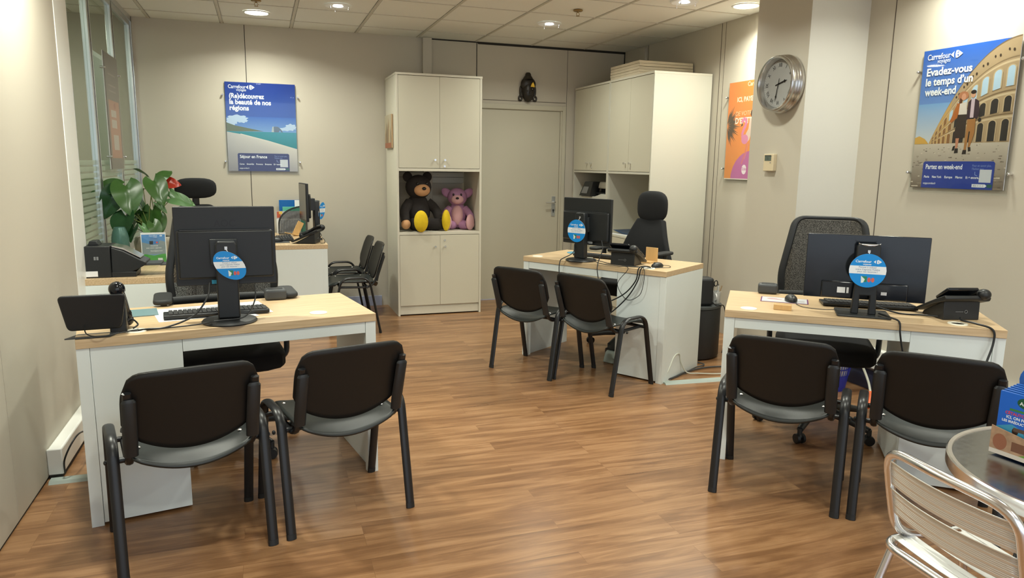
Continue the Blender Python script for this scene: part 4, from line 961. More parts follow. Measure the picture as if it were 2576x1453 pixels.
def sheet(loc, rz, w_, h_, name, label, cat, m='paper', th=.0008, z=.7805):
    o = B().bb(-w_/2, w_/2, -h_/2, h_/2, 0, th).obj(name, m, loc=(loc[0], loc[1], z), sm=0); o.rotation_euler = (0, 0, rz); tag(o, label, cat); return o
sheet((.65, -3.880), radians(13), .48, .30, 'desk_pad', 'large white paper pad under the left desk keyboard', 'paper')
sh = thing('printed_form', 'white printed form lying behind the keyboard on the left desk', 'paper', (.66, -3.80, .7825), radians(9))
B().bb(-.15, .15, -.05, .05, 0, .0006).obj('page', 'paper', sh, sm=0)
fl = Flat()
for i in range(7):
    for j in range(3): fl.rect(-.14+j*.095, -.042+i*.012, -.14+j*.095+.06+.02*((i+j) % 2), -.038+i*.012, S(120, 125, 150))
fl.obj('printed_lines', sh, loc=(0, 0, .0007), rot=(-pi/2, 0, 0))
sheet((.362, -3.85), radians(10), .11, .16, 'glass_mat', 'small blue-grey glass mat behind the left desk phone', 'mat', 'glass_mat', .004)
sheet((.80, -4.04), radians(25), .10, .06, 'note_slip', 'white slip of paper by the left monitor stand', 'paper', z=.7815)
sheet((3.175, -2.53), radians(-50), .09, .07, 'note_pad', 'cream note pad behind the middle monitor stand', 'note pad', 'cream', .008)
o = B().lathe([(0, 0), (.085, 0), (.085, .003), (0, .003)], n=36).obj('blue_disc', 'blue_disc', loc=(3.263, -2.19, .7805)); tag(o, 'blue round mat behind the middle monitor', 'mat')
# card under the mouse, right desk
t = thing('printed_card', 'white printed card with purple edge under the mouse on the right desk', 'card', (3.49, -4.352, .7805), radians(-40))
B().bb(-.118, .118, -.075, .075, 0, .0012).obj('card', mat('purple_edge', (.16, .03, .16, 1), .4), t, sm=0)
fl = Flat(); fl.rect(-.112, -.069, .112, .069, S(215, 216, 218)); fl.ell(-.06, .02, .028, .02, S(200, 160, 165)); fl.ell(-.03, .01, .02, .012, S(190, 150, 160))
for i in range(5): fl.rect(.03, -.05+i*.016, .10, -.046+i*.016, S(150, 145, 155))
fl.obj('print', t, loc=(0, 0, .0014), rot=(-pi/2, 0, 0))
def mouse(loc, rz, label):
    t = thing('mouse', label, 'mouse', (loc[0], loc[1], loc[2] if len(loc) > 2 else .7805), rz)
    def f(d): return 1 if d.z > 0 else 1
    q = B(); q.ell((0, 0, .008), (.031, .054, .028), fn=lambda d: (1 if d.z >= 0 else (.28 if abs(d.z) > .28 else 1)) if False else 1); 
    q.v = [(x, y, max(.001, z)) for x, y, z in q.v]; q.obj('shell', 'black_plastic', t)
    B().cyl((-.003, .030, .031), (.003, .030, .031), .007).obj('wheel', 'dark_grey', t)
mouse((3.505, -4.385, .7825), radians(150), 'black mouse on the printed card of the right desk')
mouse((3.470, -3.075), radians(110), 'black mouse near the end of the middle desk')
mouse((.995, -.90, .784), radians(-90), 'dark mouse on its pad at the back desk')
sheet((.99, -.90), radians(2), .22, .18, 'mouse_mat', 'dark grey mouse mat on the back desk', 'mouse mat', 'dark_grey', .003)
def puck(loc, rz, label):
    t = thing('speakerphone', label, 'speakerphone', (loc[0], loc[1], .7805), rz)
    B().prism(rrect(.105, .075, .018, 5), 0, .055, 'z').obj('body', 'dark_grey', t, bev=.018, segs=4)
    B().prism(rrect(.07, .045, .01, 4), .0535, .0565, 'z').obj('top_pad', 'black_soft', t)
puck((.934, -3.645), radians(4), 'small rounded dark grey box at the far edge of the left desk')
puck((3.55, -4.14), radians(-38), 'small rounded dark grey box at the far edge of the right desk')
# bamboo blocks
t = thing('bamboo_block', 'small slotted bamboo block lying on the right desk', 'phone stand', (3.315, -4.55, .7805), radians(-40))
B().bb(-.042, .042, -.026, .026, 0, .026).obj('block', 'bamboo', t, bev=.002); B().bb(-.030, .042, .002, .008, .0255, .0268).obj('slot', 'oak_dark', t)
t = thing('bamboo_stand', 'upright bamboo card holder on the middle desk beside the phone', 'card holder', (3.58, -2.80, .7805), radians(-60))
B().bb(-.048, .048, 0, .009, 0, .105).obj('plate', 'bamboo', t, bev=.001); B().bb(-.048, .048, -.10, .0, 0, .009).obj('foot', 'bamboo', t, bev=.001)
t = thing('bamboo_stand', 'open bamboo phone stand on the back desk before mesh organiser', 'phone stand', (1.165, -.40, .7805), radians(20))
B().bb(-.03, .03, -.004, .004, .0, .145, Matrix.Rotation(radians(28), 3, 'Y'), (0, 0, .0)).obj('rest', 'bamboo', t, bev=.001)
B().bb(-.09, .06, -.02, .02, .014, .022, Matrix.Rotation(radians(14), 3, 'Y')).obj('foot', 'bamboo', t, bev=.001)
# phones
def desk_phone(loc, rz, label):
    """rear looks along local -y; handset on the +x side"""
    t = thing('desk_phone', label, 'phone', (loc[0], loc[1], .7805), rz)
    B().prism([(0, 0), (.16, 0), (.15, .018), (.02, .085), (.004, .09)], -.088, .088, 'x').obj('base', 'black_plastic', t, bev=.004)
    B().prism([(-.030, .108), (-.022, .094), (.06, .068), (.185, .012), (.20, .014), (.20, .022), (.05, .092), (-.02, .122)], -.105, .115, 'x').obj('body', 'black_plastic', t, bev=.005)
    s_ = B(); R = Matrix.Rotation(radians(-34), 3, 'X'); s_.bb(-.095, .055, -.045, .055, -.008, .008, R, (0, 0, 0)); s_.v = [(x, y+.015, z+.128) for x, y, z in s_.v]; s_.obj('display', 'black_gloss', t, bev=.006)
    q = B(); q.tube(crom([(.085, -.030, .128), (.085, .02, .128), (.085, .10, .085), (.085, .165, .055)]), [.020]*4+[.014]*8+[.018]*7, 12, oval=((1, 0, 0), 1.25)); q.ell((.085, -.018, .125), (.030, .028, .026)); q.ell((.085, .155, .052), (.028, .028, .022)); q.obj('handset', 'black_plastic', t)
    q = B(); q.tube([(.020+.007*cos(a*pi/8), -.001, .04+.007*sin(a*pi/8)) for a in range(16)], .0012, 5, closed=True); q.bb(-.03, .008, -.0012, .0, .0385, .0405); q.obj('maker_mark', 'mid_grey', t)
    return t
pC = desk_phone((3.270, -2.935), radians(-48), 'black desk phone seen from behind on the middle desk')
pB = dup(pC, (3.972, -4.990, .7805), radians(-16), 'black desk phone seen from behind at the right end of the right desk'); pC['group'] = 'black desk phones'; pB['group'] = 'black desk phones'
dup(pC, (1.33, -1.035, .7805), radians(72), 'black desk phone near the front corner of the back desk', 'black desk phones')
t = thing('desk_phone', 'black desk phone on open metal foot at the left end of the left desk', 'phone', (.245, -4.26, .7805), radians(5), 'black desk phones')
R = Matrix.Rotation(radians(-14), 3, 'X')
q = B(); q.prism([(x, z) for x, z in [(p[0]-.0, p[1]) for p in rrect(.235, .145, .022, 5, 0, .095)]], -.006, .014, 'y', fn=lambda v: Vector((v.x*(1-.20*(.168-v.z)/.145), v.y-.035*(v.z)/.16, v.z))); q.obj('body', 'black_plastic', t, bev=.006, segs=3)
B().bb(-.085, .06, -.0075, -.001, .046, .062).obj('rear_recess', 'eye_black', t)
q = B(); q.prism([(-.10, -.060), (.055, -.060), (.085, .010), (-.062, .010)], .001, .006, 'z'); f_ = q.obj('foot_plate', 'dark_grey', t, bev=.001)
B().bb(-.066, .050, -.046, -.010, .0062, .0068).obj('foot_opening', 'oak_top', t)
q = B(); q.tube(crom([(.088, -.020, .185), (.094, .03, .15), (.10, .085, .09), (.105, .11, .035)]), [.026]*3+[.018]*12+[.022]*4, 12); q.ell((.086, -.012, .182), (.030, .030, .030)); q.ell((.105, .11, .03), (.025, .03, .024)); q.obj('handset', 'black_gloss', t)
B().prism([(-.0, .0), (.12, .0), (.11, .02), (-.0, .16)], .05, .11, 'x').obj('cradle', 'black_plastic', t, bev=.004)

# files on the back desk
t = thing('mesh_organiser', 'black mesh magazine file with curved side on the back desk', 'magazine file', (1.13, -.185, .7805), radians(2))
prof = [(0, 0)]+[(-.0+.26, 0), (.26, .26)]+[(.26-.255*sin(radians(a)), .10+.165*cos(radians(a))) for a in range(0, 91, 10)]
q = B(); q.prism([(x-.10, z) for x, z in prof], -.05, -.048, 'y'); q.obj('side_mesh', 'wire_mesh', t, sm=0)
q = B(); q.prism([(x-.10, z) for x, z in prof], .046, .048, 'y'); q.obj('far_side_mesh', 'wire_mesh', t, sm=0)
q = B(); q.tube([(x-.10, -.049, z) for x, z in prof], .004, 6, closed=True); q.tube([(x-.10, .047, z) for x, z in prof], .004, 6, closed=True); q.obj('rim_wire', 'black_plastic', t)
B().bb(-.10, .16, -.05, .048, .0, .002).obj('bottom', 'wire_mesh', t, sm=0)
o = B().bb(-.11, .12, 0, .012, 0, .315).obj('blue_folder', 'folder_blue', loc=(1.155, -.058, .784), bev=.002); tag(o, 'bright blue folder standing behind the mesh organiser', 'folder')
o = B().bb(-.09, .12, 0, .010, 0, .25).obj('green_folder', 'folder_green', loc=(1.165, -.082, .784), bev=.002); tag(o, 'pale green folder in front of the blue folder', 'folder')
o = B().bb(0, .09, 0, .002, 0, .075).obj('note_card', 'paper', loc=(1.19, -.064, 1.022), sm=0); tag(o, 'white card corner poking out of the green folder', 'card')
t = thing('desk_calendar', 'paper year calendar standing between the folders and the mesh organiser', 'calendar', (1.14, -.112, .7805), radians(1))
B().bb(-.125, .10, 0, .002, 0, .215).obj('page', 'paper', t, sm=0)
fl = Flat(); fl.rect(-.125, .14, .10, .215, S(190, 190, 195)); fl.rect(-.12, .15, -.085, .21, S(190, 90, 60)); fl.rect(-.10, .185, -.07, .212, S(225, 190, 90))
for i in range(12):
    fl.rect(-.085+.015*(i % 12), .015, -.078+.015*(i % 12), .13, S(150, 155, 170))
fl.text('2023', -.115, .012, .035, S(60, 60, 60), .01); fl.obj('print', t, loc=(0, -.0002, 0))

# left side desk: printer, vase, plant, leaflet stand
t = thing('label_printer', 'black document printer with folded paper path on the glass-side desk', 'printer', (.0, -2.62, .7805), radians(0))
B().bb(-.105, .035, -.085, .12, 0, .185).obj('housing', 'black_plastic', t, bev=.004)
B().prism([(.035, .02), (.13, .02), (.22, .07), (.22, .085), (.19, .10), (.10, .155), (.04, .175)], -.075, .11, 'y').obj('paper_path', 'black_plastic', t, bev=.004)
B().bb(.0355, .165, -.08, .10, 0, .03).obj('foot', 'black_plastic', t, bev=.002)
q = B(); q.bb(.20, .30, -.055, .08, .062, .076); q.bb(.29, .37, -.04, .07, .058, .066); q.obj('output_tray', 'dark_grey', t, bev=.002)
q = B(); q.prism([(.04, .185), (.10, .17), (.19, .112), (.19, .108), (.10, .160), (.04, .178)], -.05, .09, 'y'); q.obj('paper_strip', 'alu_bright', t)
B().bb(-.10, -.035, -.0865, -.085, .008, .040).obj('rating_label', 'paper', t); B().prism([(-.09, .185), (-.03, .185), (-.045, .21), (-.08, .21)], -.02, .08, 'y').obj('lever', 'black_plastic', t, bev=.003)
q = B(); q.bb(-.05, -.04, -.0865, -.085, .105, .125); q.bb(-.036, -.026, -.0865, -.085, .105, .125); q.obj('maker_mark', 'mid_grey', t)
t = B().lathe([(0, 0), (.040, 0), (.052, .04), (.056, .10), (.054, .16), (.046, .20), (.036, .225), (.034, .232), (.028, .230), (.028, .20), (0, .19)], n=36).obj('vase', 'vase_green', loc=(-.035, -1.93, .7805)); tag(t, 'slim green metallic vase between plant and glass partition', 'vase')
t = thing('leaflet_stand', 'small acrylic stand with blue and green leaflet under the plant', 'leaflet stand', (.20, -2.17, .7805), radians(4))
B().bb(-.075, .075, -.002, .0, .004, .215, None).obj('front_sheet', 'acrylic', t, sm=0)
B().bb(-.08, .08, -.03, .05, 0, .003).obj('stand_foot', 'acrylic', t, sm=0)
B().bb(-.075, .075, .0006, .0022, .004, .213, None).obj('card', 'paper', t, sm=0)
fl = Flat(); fl.rect(-.07, .01, .07, .20, S(120, 150, 165), S(70, 135, 200)); fl.poly([(-.07, .01), (.07, .01), (.07, .075), (.0, .06), (-.07, .075)], S(70, 150, 70)); fl.poly([(-.07, .15), (0, .13), (.04, .16), (.07, .15), (.07, .07), (-.07, .07)], S(130, 145, 150))
fl.text('Carrefour', -.025, .188, .050, WH, .01); logo(fl, .045, .191, .010, WH, S(70, 135, 200)); fl.text('voyages', .0, .180, .022, WH, 0); fl.text('NOUVEAU', -.02, .168, .045, S(60, 70, 110), .01)
fl.rect(-.025, .135, -.003, .158, S(45, 50, 55)); fl.rect(.0, .137, .03, .156, S(60, 120, 190)); fl.ell(.02, .147, .006, .006, S(220, 90, 60)); fl.text('VACANCES', -.02, .122, .045, WH, .01); fl.text('avec votre cagnotte', -.045, .108, .09, WH, 0); fl.text('Renseignez-vous', -.02, .088, .07, WH, 0); fl.rect(.02, .015, .048, .043, S(205, 210, 212))
fl.obj('leaflet', t, loc=(0, -.0001, 0))
t = thing('potted_plant', 'large glossy leaved plant with red flower on the glass-side desk', 'plant', (.145, -1.72, .7805))
B().lathe([(0, 0), (.095, 0), (.125, .05), (.130, .11), (.120, .14), (.113, .145), (.108, .14), (.108, .125), (0, .125)], n=40).obj('pot', 'stone_pot', t)
B().lathe([(0, .124), (.107, .126), (.1, .131), (0, .133)], n=30).obj('soil', 'soil', t)
def leafmesh(m, P, size, az, pitch, roll, wd=1., fold=.25, droop=.3, name='leaf', par=None):
    """heart shaped leaf: base at P, midrib direction from azimuth az in plan / pitch"""
    R = Matrix.Rotation(az, 3, 'Z')@Matrix.Rotation(-pitch, 3, 'Y')@Matrix.Rotation(roll, 3, 'X')
    def f(u, v):
        U = u*2-1; s_ = v
        hw = .42*wd*(sin(pi*min(1, (s_*.97+.03)**.62))**.8)
        x = s_-.16*abs(U)**1.2*(1-s_)**2*1.6; y = U*hw
        z = fold*abs(y)*(1-.3*s_)-droop*s_*s_+.02*sin(9*s_+2*U)
        return Vector(P)+R@(Vector((x-.0, y, z))*size)
    return B().grid(f, 10, 14).obj(name, m, par, sm=80)
def X_(px): return -.095+(px-292)*.00252-.145
def Z_(py): return .981-(py-575)*.0029-.7805
LV = [  # px, py of leaf base, size, az, pitch, roll, y offset, mat
 (305, 474, .27, 185, -8, -35, .0, 'leaf', 1.0), (303, 483, .28, 215, -62, -60, -.05, 'leaf_dark', .9), (330, 470, .29, -68, -58, 8, -.08, 'leaf', 1.12), (352, 505, .15, -25, -52, -12, .04, 'leaf_dark', 1.1),
 (399, 458, .25, -52, -52, 22, -.06, 'leaf', 1.0), (380, 448, .15, 150, 40, 30, .0, 'leaf', 1.0), (418, 452, .15, 50, 40, 20, 0, 'leaf', 1.1), (326, 540, .25, 248, -58, 12, -.10, 'leaf_dark', 1.25), (345, 540, .12, 30, 20, -20, -.04, 'leaf_dark', 1.2),
 (440, 500, .22, -5, -12, 55, -.02, 'leaf_pale', .8), (437, 485, .16, -20, -50, 70, .0, 'leaf_pale', .6), (366, 480, .09, 10, 0, 0, .06, 'leaf_dark', 1.2), (402, 512, .13, -20, -40, 40, -.02, 'leaf_pale', .6),
 (360, 538, .17, 250, -70, 0, .05, 'leaf', .9), (388, 530, .26, -100, -75, 10, .0, 'leaf', .9), (366, 565, .14, -40, -45, 0, -.12, 'leaf_pale', .8), (346, 568, .15, 240, -50, 10, -.12, 'leaf_dark', 1.1), (404, 545, .2, -80, -70, -20, .02, 'leaf', .8), (392, 560, .17, -50, -60, 20, -.08, 'leaf', .9), (352, 545, .16, 200, -55, 0, .02, 'leaf_dark', 1.)]
for px, py, sz, az, pt, rl, yo, m_, wd in LV:
    P = (X_(px), yo, Z_(py)); lf = leafmesh(m_, P, sz*.74, radians(az), radians(pt), radians(rl), wd, .30, .25, 'leaf', t)
    q = B(); bx = random.uniform(-.05, .05)
    q.tube(crom([(bx, random.uniform(-.04, .04), .125), ((bx+P[0])*.45, P[1]*.4, .125+(P[2]-.125)*.6), (P[0], P[1], P[2])]), .0028, 6); q.obj('leaf_stem', 'leaf_stem', lf)
lf = leafmesh('spathe', (X_(424), .02, Z_(462)), .11, radians(-15), radians(-6), radians(65), 1.0, .2, .2, 'flower', t)
q = B(); q.tube(crom([(X_(424), .0, Z_(462)), (X_(426), .0, Z_(455)), (X_(431), .0, Z_(452))]), .004, 8); q.tube([(.02, 0, .125), (X_(424), .02, Z_(462))], .0025, 6); q.obj('flower_spike', 'cream', lf)

# printer in the corner unit, folder on the worktop of the next one
t = thing('office_printer', 'grey and white office printer with tilted control panel in corner unit', 'printer', (4.20, -.44, .8035), radians(-90))
B().prism(rrect(.68, .46, .03, 5, 0, .27), 0, .30, 'z').obj('body', 'printer_white', t, bev=.008)
B().bb(-.16, .30, .035, .042, .12, .29).obj('front_cover', 'mid_grey', t, bev=.004)
B().prism([(-.35, .30), (.30, .30), (.34, .33), (.34, .372), (.16, .378), (.0, .345), (-.35, .338)], .03, .50, 'y').obj('scanner_deck', 'printer_white', t, bev=.004)
B().bb(-.33, .34, .06, .50, .376, .388).obj('dark_gap', 'black_plastic', t); B().bb(-.02, .34, .08, .50, .43, .50).obj('document_feeder', 'printer_white', t, bev=.012); B().bb(-.02, .34, .12, .50, .388, .43).obj('feeder_base', 'black_plastic', t)
q = B(); R = Matrix.Rotation(radians(-38), 3, 'Y'); 
q.prism([(-.33, .342), (-.05, .342), (.02, .50), (-.17, .50), (-.19, .49), (-.31, .36)], .0, .10, 'y'); cp = q.obj('control_panel', 'black_plastic', t, bev=.004)
B().prism([(-.27, .372), (-.125, .372), (-.075, .445), (-.20, .445)], -.002, .0, 'y').obj('touch_display', 'mid_grey', cp)
o = thing('blue_folder', 'thin dark blue folder on papers inside the storage unit worktop', 'folder', (4.30, -1.15, .8045), radians(-80))
B().bb(-.17, .17, -.10, .14, 0, .01).obj('papers', 'paper', o, bev=.001); q = B(); q.grid(lambda u, v: Vector(((u-.5)*.34, (v-.5)*.22+.02, .012+.03*(1-u)**3)), 10, 4); q.obj('cover', mat('navy', (.02, .05, .11, 1), .3), o, solid=.002)
t = B().bb(0, .28, 0, .30, 0, .022).obj('paper_stack', 'paper', loc=(4.19, -1.60, .8035), bev=.002); tag(t, 'flat stack of white paper at the front of the storage worktop', 'paper')

# ================================================================= cables
def cable(pts, r, label, m='black_plastic', k=8):
    o = B().tube(crom(pts, k), r, 8).obj('cable', m); tag(o, label, 'cable', 'desk cables'); return o
Z0 = .784
cable([(.665, -4.15, .955), (.655, -4.19, .90), (.60, -4.22, .83), (.50, -4.235, .792), (.43, -4.235, .788), (.392, -4.228, .783)], .004, 'thick black cable from the left monitor down to the desk port')
cable([(.845, -4.10, .93), (.842, -4.14, .87), (.80, -4.19, .81), (.70, -4.215, .803), (.60, -4.215, .79), (.48, -4.22, Z0), (.40, -4.23, .783)], .003, 'thin black cable crossing before the left monitor stand')
cable([(.335, -4.19, .81), (.36, -4.17, .82), (.385, -4.185, .80), (.372, -4.215, .79)], .0035, 'black looped cable at the left desk port by the phone')
cable([(.21, -4.27, .83), (.225, -4.32, .80), (.27, -4.335, .790), (.33, -4.29, .789), (.372, -4.24, .786)], .0022, 'thin cable under the left desk phone')
cable([(3.52, -4.41, .786), (3.47, -4.47, Z0), (3.45, -4.55, Z0), (3.50, -4.62, Z0), (3.53, -4.68, .793)], .0018, 'thin mouse cable on the right desk')
cable([(3.64, -4.83, .798), (3.62, -4.92, .797), (3.635, -4.955, .783), (3.634, -4.967, .73), (3.655, -4.975, .64), (3.70, -4.98, .55)], .0042, 'black cable hanging over the front edge of the right desk below its monitor')
cable([(3.72, -4.72, .81), (3.80, -4.80, Z0), (3.86, -4.87, .787), (3.90, -4.93, .79)], .004, 'cable bundle between right keyboard and phone', k=8)
cable([(3.93, -5.02, .80), (3.90, -5.05, .797), (3.90, -5.12, .796), (3.925, -5.185, .78), (3.925, -5.195, .72), (3.89, -5.20, .63), (3.86, -5.21, .55)], .0048, 'black cable hanging over the right end of the right desk')
cable([(3.05, -2.60, .90), (3.03, -2.62, .84), (2.95, -2.62, .80), (2.935, -2.61, .783), (2.925, -2.615, .74), (2.925, -2.62, .68)], .0035, 'black cable falling over the middle desk edge left of the monitor')
cable([(3.19, -2.76, .94), (3.18, -2.80, .88), (3.13, -2.84, .80), (3.115, -2.865, .785), (3.105, -2.88, .74), (3.12, -2.90, .62)], .0035, 'black cable falling over the middle desk edge right of the monitor')
cable([(3.15, -2.72, .80), (3.22, -2.88, Z0), (3.29, -2.98, Z0), (3.36, -3.06, Z0)], .0025, 'thin cable running in front of the middle phone')
cable([(3.12, -2.78, .80), (3.14, -2.87, .788), (3.21, -2.975, Z0), (3.26, -3.00, Z0), (3.33, -3.06, Z0)], .0025, 'thin cable along the front edge of middle desk')
cable([(3.385, -3.11, .79), (3.33, -3.13, .80), (3.295, -3.125, .782), (3.28, -3.12, .70), (3.235, -3.05, .60), (3.165, -2.93, .52), (3.10, -2.83, .48), (3.08, -2.80, .49)], .0045, 'thick cable bundle looping below the middle desk edge, upper one')
cable([(3.39, -3.12, .79), (3.34, -3.145, .80), (3.305, -3.14, .782), (3.29, -3.13, .70), (3.25, -3.07, .58), (3.18, -2.96, .45), (3.11, -2.85, .38)], .0045, 'thick cable bundle looping below the middle desk edge, lower one')
cable([(3.26, -3.0, .785), (3.25, -3.055, .784), (3.243, -3.06, .76), (3.205, -3.0, .66), (3.25, -3.06, .56), (3.30, -3.14, .60), (3.315, -3.165, .68), (3.32, -3.165, .76), (3.33, -3.13, .79)], .0022, 'thin cable loop hanging on the middle desk pedestal')
cable([(3.49, -3.06, .786), (3.54, -3.0, Z0), (3.58, -3.05, Z0), (3.54, -3.12, Z0), (3.46, -3.12, Z0), (3.41, -3.11, Z0)], .0018, 'thin mouse cable curling on the middle desk')
cable([(3.455, -3.245, .018), (3.51, -3.225, .08), (3.575, -3.185, .16), (3.64, -3.145, .165), (3.665, -3.13, .10), (3.72, -3.13, .02), (3.80, -3.16, .014), (3.95, -3.20, .010), (4.15, -3.2, .008)], .0042, 'white cable arching against the side of the middle desk', 'white_cable')
cable([(3.46, -3.235, .01), (3.58, -3.19, .012), (3.75, -3.09, .012), (3.95, -3.03, .010), (4.15, -3.05, .010)], .006, 'dark cable on the floor beside the middle desk', 'dark_grey')
cable([(3.72, -3.115, .012), (3.87, -3.015, .012), (3.98, -2.96, .012), (3.93, -2.85, .012), (3.86, -2.80, .012)], .005, 'dark cable curling on the floor behind the middle desk', 'dark_grey')
cable([(-.03, -3.77, .028), (-.02, -3.80, .10), (.01, -3.78, .17), (.03, -3.70, .19), (.03, -3.5, .12), (.02, -3.4, .02)], .004, 'dark cable curving out of the left wall duct')
cable([(1.35, -.86, .93), (1.36, -.9, .86), (1.37, -.93, .83), (1.33, -.93, .79)], .003, 'thin cable behind the back desk monitor')
cable([(1.37, -.99, .82), (1.39, -1.0, .80), (1.385, -1.07, .783), (1.35, -1.09, .783)], .0025, 'thin cable behind the back desk phone')
cable([(4.39, -3.95, .33), (4.44, -3.98, .26), (4.45, -4.04, .16), (4.42, -4.10, .09)], .007, 'thick white cable rising behind the right office chair', 'white_cable')
o = B().tube(crom([(4.425, -4.09, .11), (4.40, -4.12, .07), (4.35, -4.15, .03)]), .013, 8, oval=((0, 0, 1), .7)).obj('orange_sleeve', 'orange_tape'); tag(o, 'bright orange tag on the white cable behind right desk', 'cable tag')
cable([(4.14, -4.62, .35), (4.13, -4.66, .20), (4.10, -4.70, .06), (4.06, -4.66, .006), (4.02, -4.60, .006)], .0022, 'thin black cable dropping beside the right desk end panel')

# ================================================================= floor things
t = thing('side_cabinet', 'dark grey round-fronted side cabinet between middle and right desks', 'side cabinet', (4.06, -2.60, 0))
B().lathe([(0, .01), (.235, .01), (.24, .02), (.24, .395), (.235, .40), (0, .40)], n=48).obj('body', 'dark_cab', t) if 'dark_cab' in MATS else (mat('dark_cab', (.025, .028, .032, 1), .5), B().lathe([(0, .01), (.235, .01), (.24, .02), (.24, .395), (.235, .40), (0, .40)], n=48).obj('body', 'dark_cab', t))
B().lathe([(0, .4005), (.245, .4005), (.245, .418), (0, .42)], n=48).obj('top_board', 'mid_dark', t) if 'mid_dark' in MATS else (mat('mid_dark', (.06, .068, .07, 1), .45), B().lathe([(0, .4005), (.245, .4005), (.245, .418), (0, .42)], n=48).obj('top_board', 'mid_dark', t))
t = thing('speaker', 'upright black box speaker standing on the round side cabinet', 'speaker', (4.085, -2.725, .421), radians(-14))
B().prism(rrect(.145, .13, .03, 5), 0, .215, 'z').obj('body', 'black_soft', t, bev=.02, segs=3)
t = thing('pen_mug', 'white mug holding scissors and pens on the round side cabinet', 'mug', (4.222, -2.705, .421), radians(0))
B().lathe([(0, .0), (.036, .0), (.038, .004), (.040, .095), (.037, .095), (.035, .008), (0, .006)], n=30).obj('cup', 'mug', t)
q = B(); q.tube(crom([(-.020, -.034, .078), (-.032, -.062, .066), (-.032, -.062, .038), (-.020, -.034, .026)]), .005, 8); q.obj('mug_handle', 'mug', t)
for i, (x, y, dx, dy, h_, m_) in enumerate([(-.01, .0, -.012, .004, .145, 'black_plastic'), (.012, .006, .016, .0, .15, 'alu_bright'), (.004, -.014, .004, -.01, .14, 'paper'), (.02, -.01, .024, -.006, .14, 'oak_dark'), (-.004, .014, 0, .01, .135, 'folder_green')]):
    o = B().tube([(x*.3, y*.3, .01), (x+dx, y+dy, h_)], .0042, 8).obj('pen', m_, loc=(4.222, -2.705, .421)); tag(o, ['black pen leaning left in the white mug', 'silver pen leaning right in the white mug', 'white pen in the middle of the mug', 'brown pencil at the right of the mug', 'green pen at the rear of the mug'][i], 'pen', 'pens in the mug')
t = thing('scissors', 'black handled scissors standing in the white mug', 'scissors', (4.204, -2.712, .421))
q = B()
for s_ in (-1, 1): q.tube([(s_*.017-.006+.016*cos(a*pi/7), 0, .150+.022*sin(a*pi/7)+s_*.008) for a in range(14)], .004, 8, closed=True)
q.obj('handles', 'black_plastic', t); B().bb(-.012, .004, -.002, .002, .02, .135).obj('blades', 'alu_bright', t)
# foot rest
t = thing('foot_rest', 'grey-green slanted foot rest under the middle desk', 'foot rest', (3.52, -2.70, 0), radians(-57))
B().prism([(-.17, 0), (.17, 0), (.13, .15), (-.13, .08)], -.17, .17, 'x').obj('body', 'grey_trunk', t, bev=.012, segs=3); B().bb(-.17, .17, -.12, .12, .120, .128, Matrix.Rotation(radians(14), 3, 'X')).obj('rubber_top', 'black_plastic', t)
# waste basket: latticed wall
t = thing('waste_basket', 'blue slotted plastic waste basket behind the right desk chair', 'waste basket', (4.50, -3.66, 0))
q = B(); n = 48
def rad(z): return .105+.040*z/.27
q.lathe([(0, 0), (.105, 0), (rad(.11), .11), (rad(.11)-.003, .11), (.102, .004), (0, .004)], n=n)
for z0_, z1_ in ((.150, .157), (.195, .202), (.245, .27)): q.lathe([(rad(z0_), z0_), (rad(z1_), z1_), (rad(z1_)-.003, z1_), (rad(z0_)-.003, z0_), (rad(z0_), z0_)], n=n)
for i in range(40):
    a = 2*pi*i/40; r0, r1 = rad(.108), rad(.25); q.tube([(r0*cos(a), r0*sin(a), .108), (r1*cos(a), r1*sin(a), .25)], .0032, 4)
q.obj('basket_wall', 'blue_plastic', t, sm=60); B().lathe([(0, .005), (.095, .01), (rad(.24)-.014, .262), (rad(.24)-.015, .262), (.09, .012), (0, .008)], n=30).obj('bin_liner', 'paper', t)

# ================================================================= round metal table, chair and leaflet box
t = thing('bistro_table', 'round metal bistro table with dimpled top at the right edge', 'table', (2.878, -6.323, 0))
B().lathe([(0, .700), (.352, .700), (.352, .7185), (0, .7185)], n=96).obj('tabletop', 'table_metal', t)
B().lathe([(.352, .688), (.366, .688), (.3675, .692), (.3675, .719), (.364, .723), (.354, .722), (.352, .718)], n=96).obj('rim_band', 'alu_bright', t)
for a in (60, 150, 240, 330):
    a = radians(a); q = B(); q.tube([(.16*cos(a), .16*sin(a), .70), (.26*cos(a), .26*sin(a), .0)], .016, 4); q.obj('leg', 'black_plastic', t)
q = B(); q.tube([(.22*cos(radians(a)), .22*sin(radians(a)), .28) for a in (60, 150, 240, 330)], .008, 8, closed=True); q.obj('stretcher', 'black_plastic', t)
t = thing('bistro_chair', 'aluminium bistro chair with ribbed slats in the lower right corner', 'chair', (2.615, -6.245, 0), radians(-94))
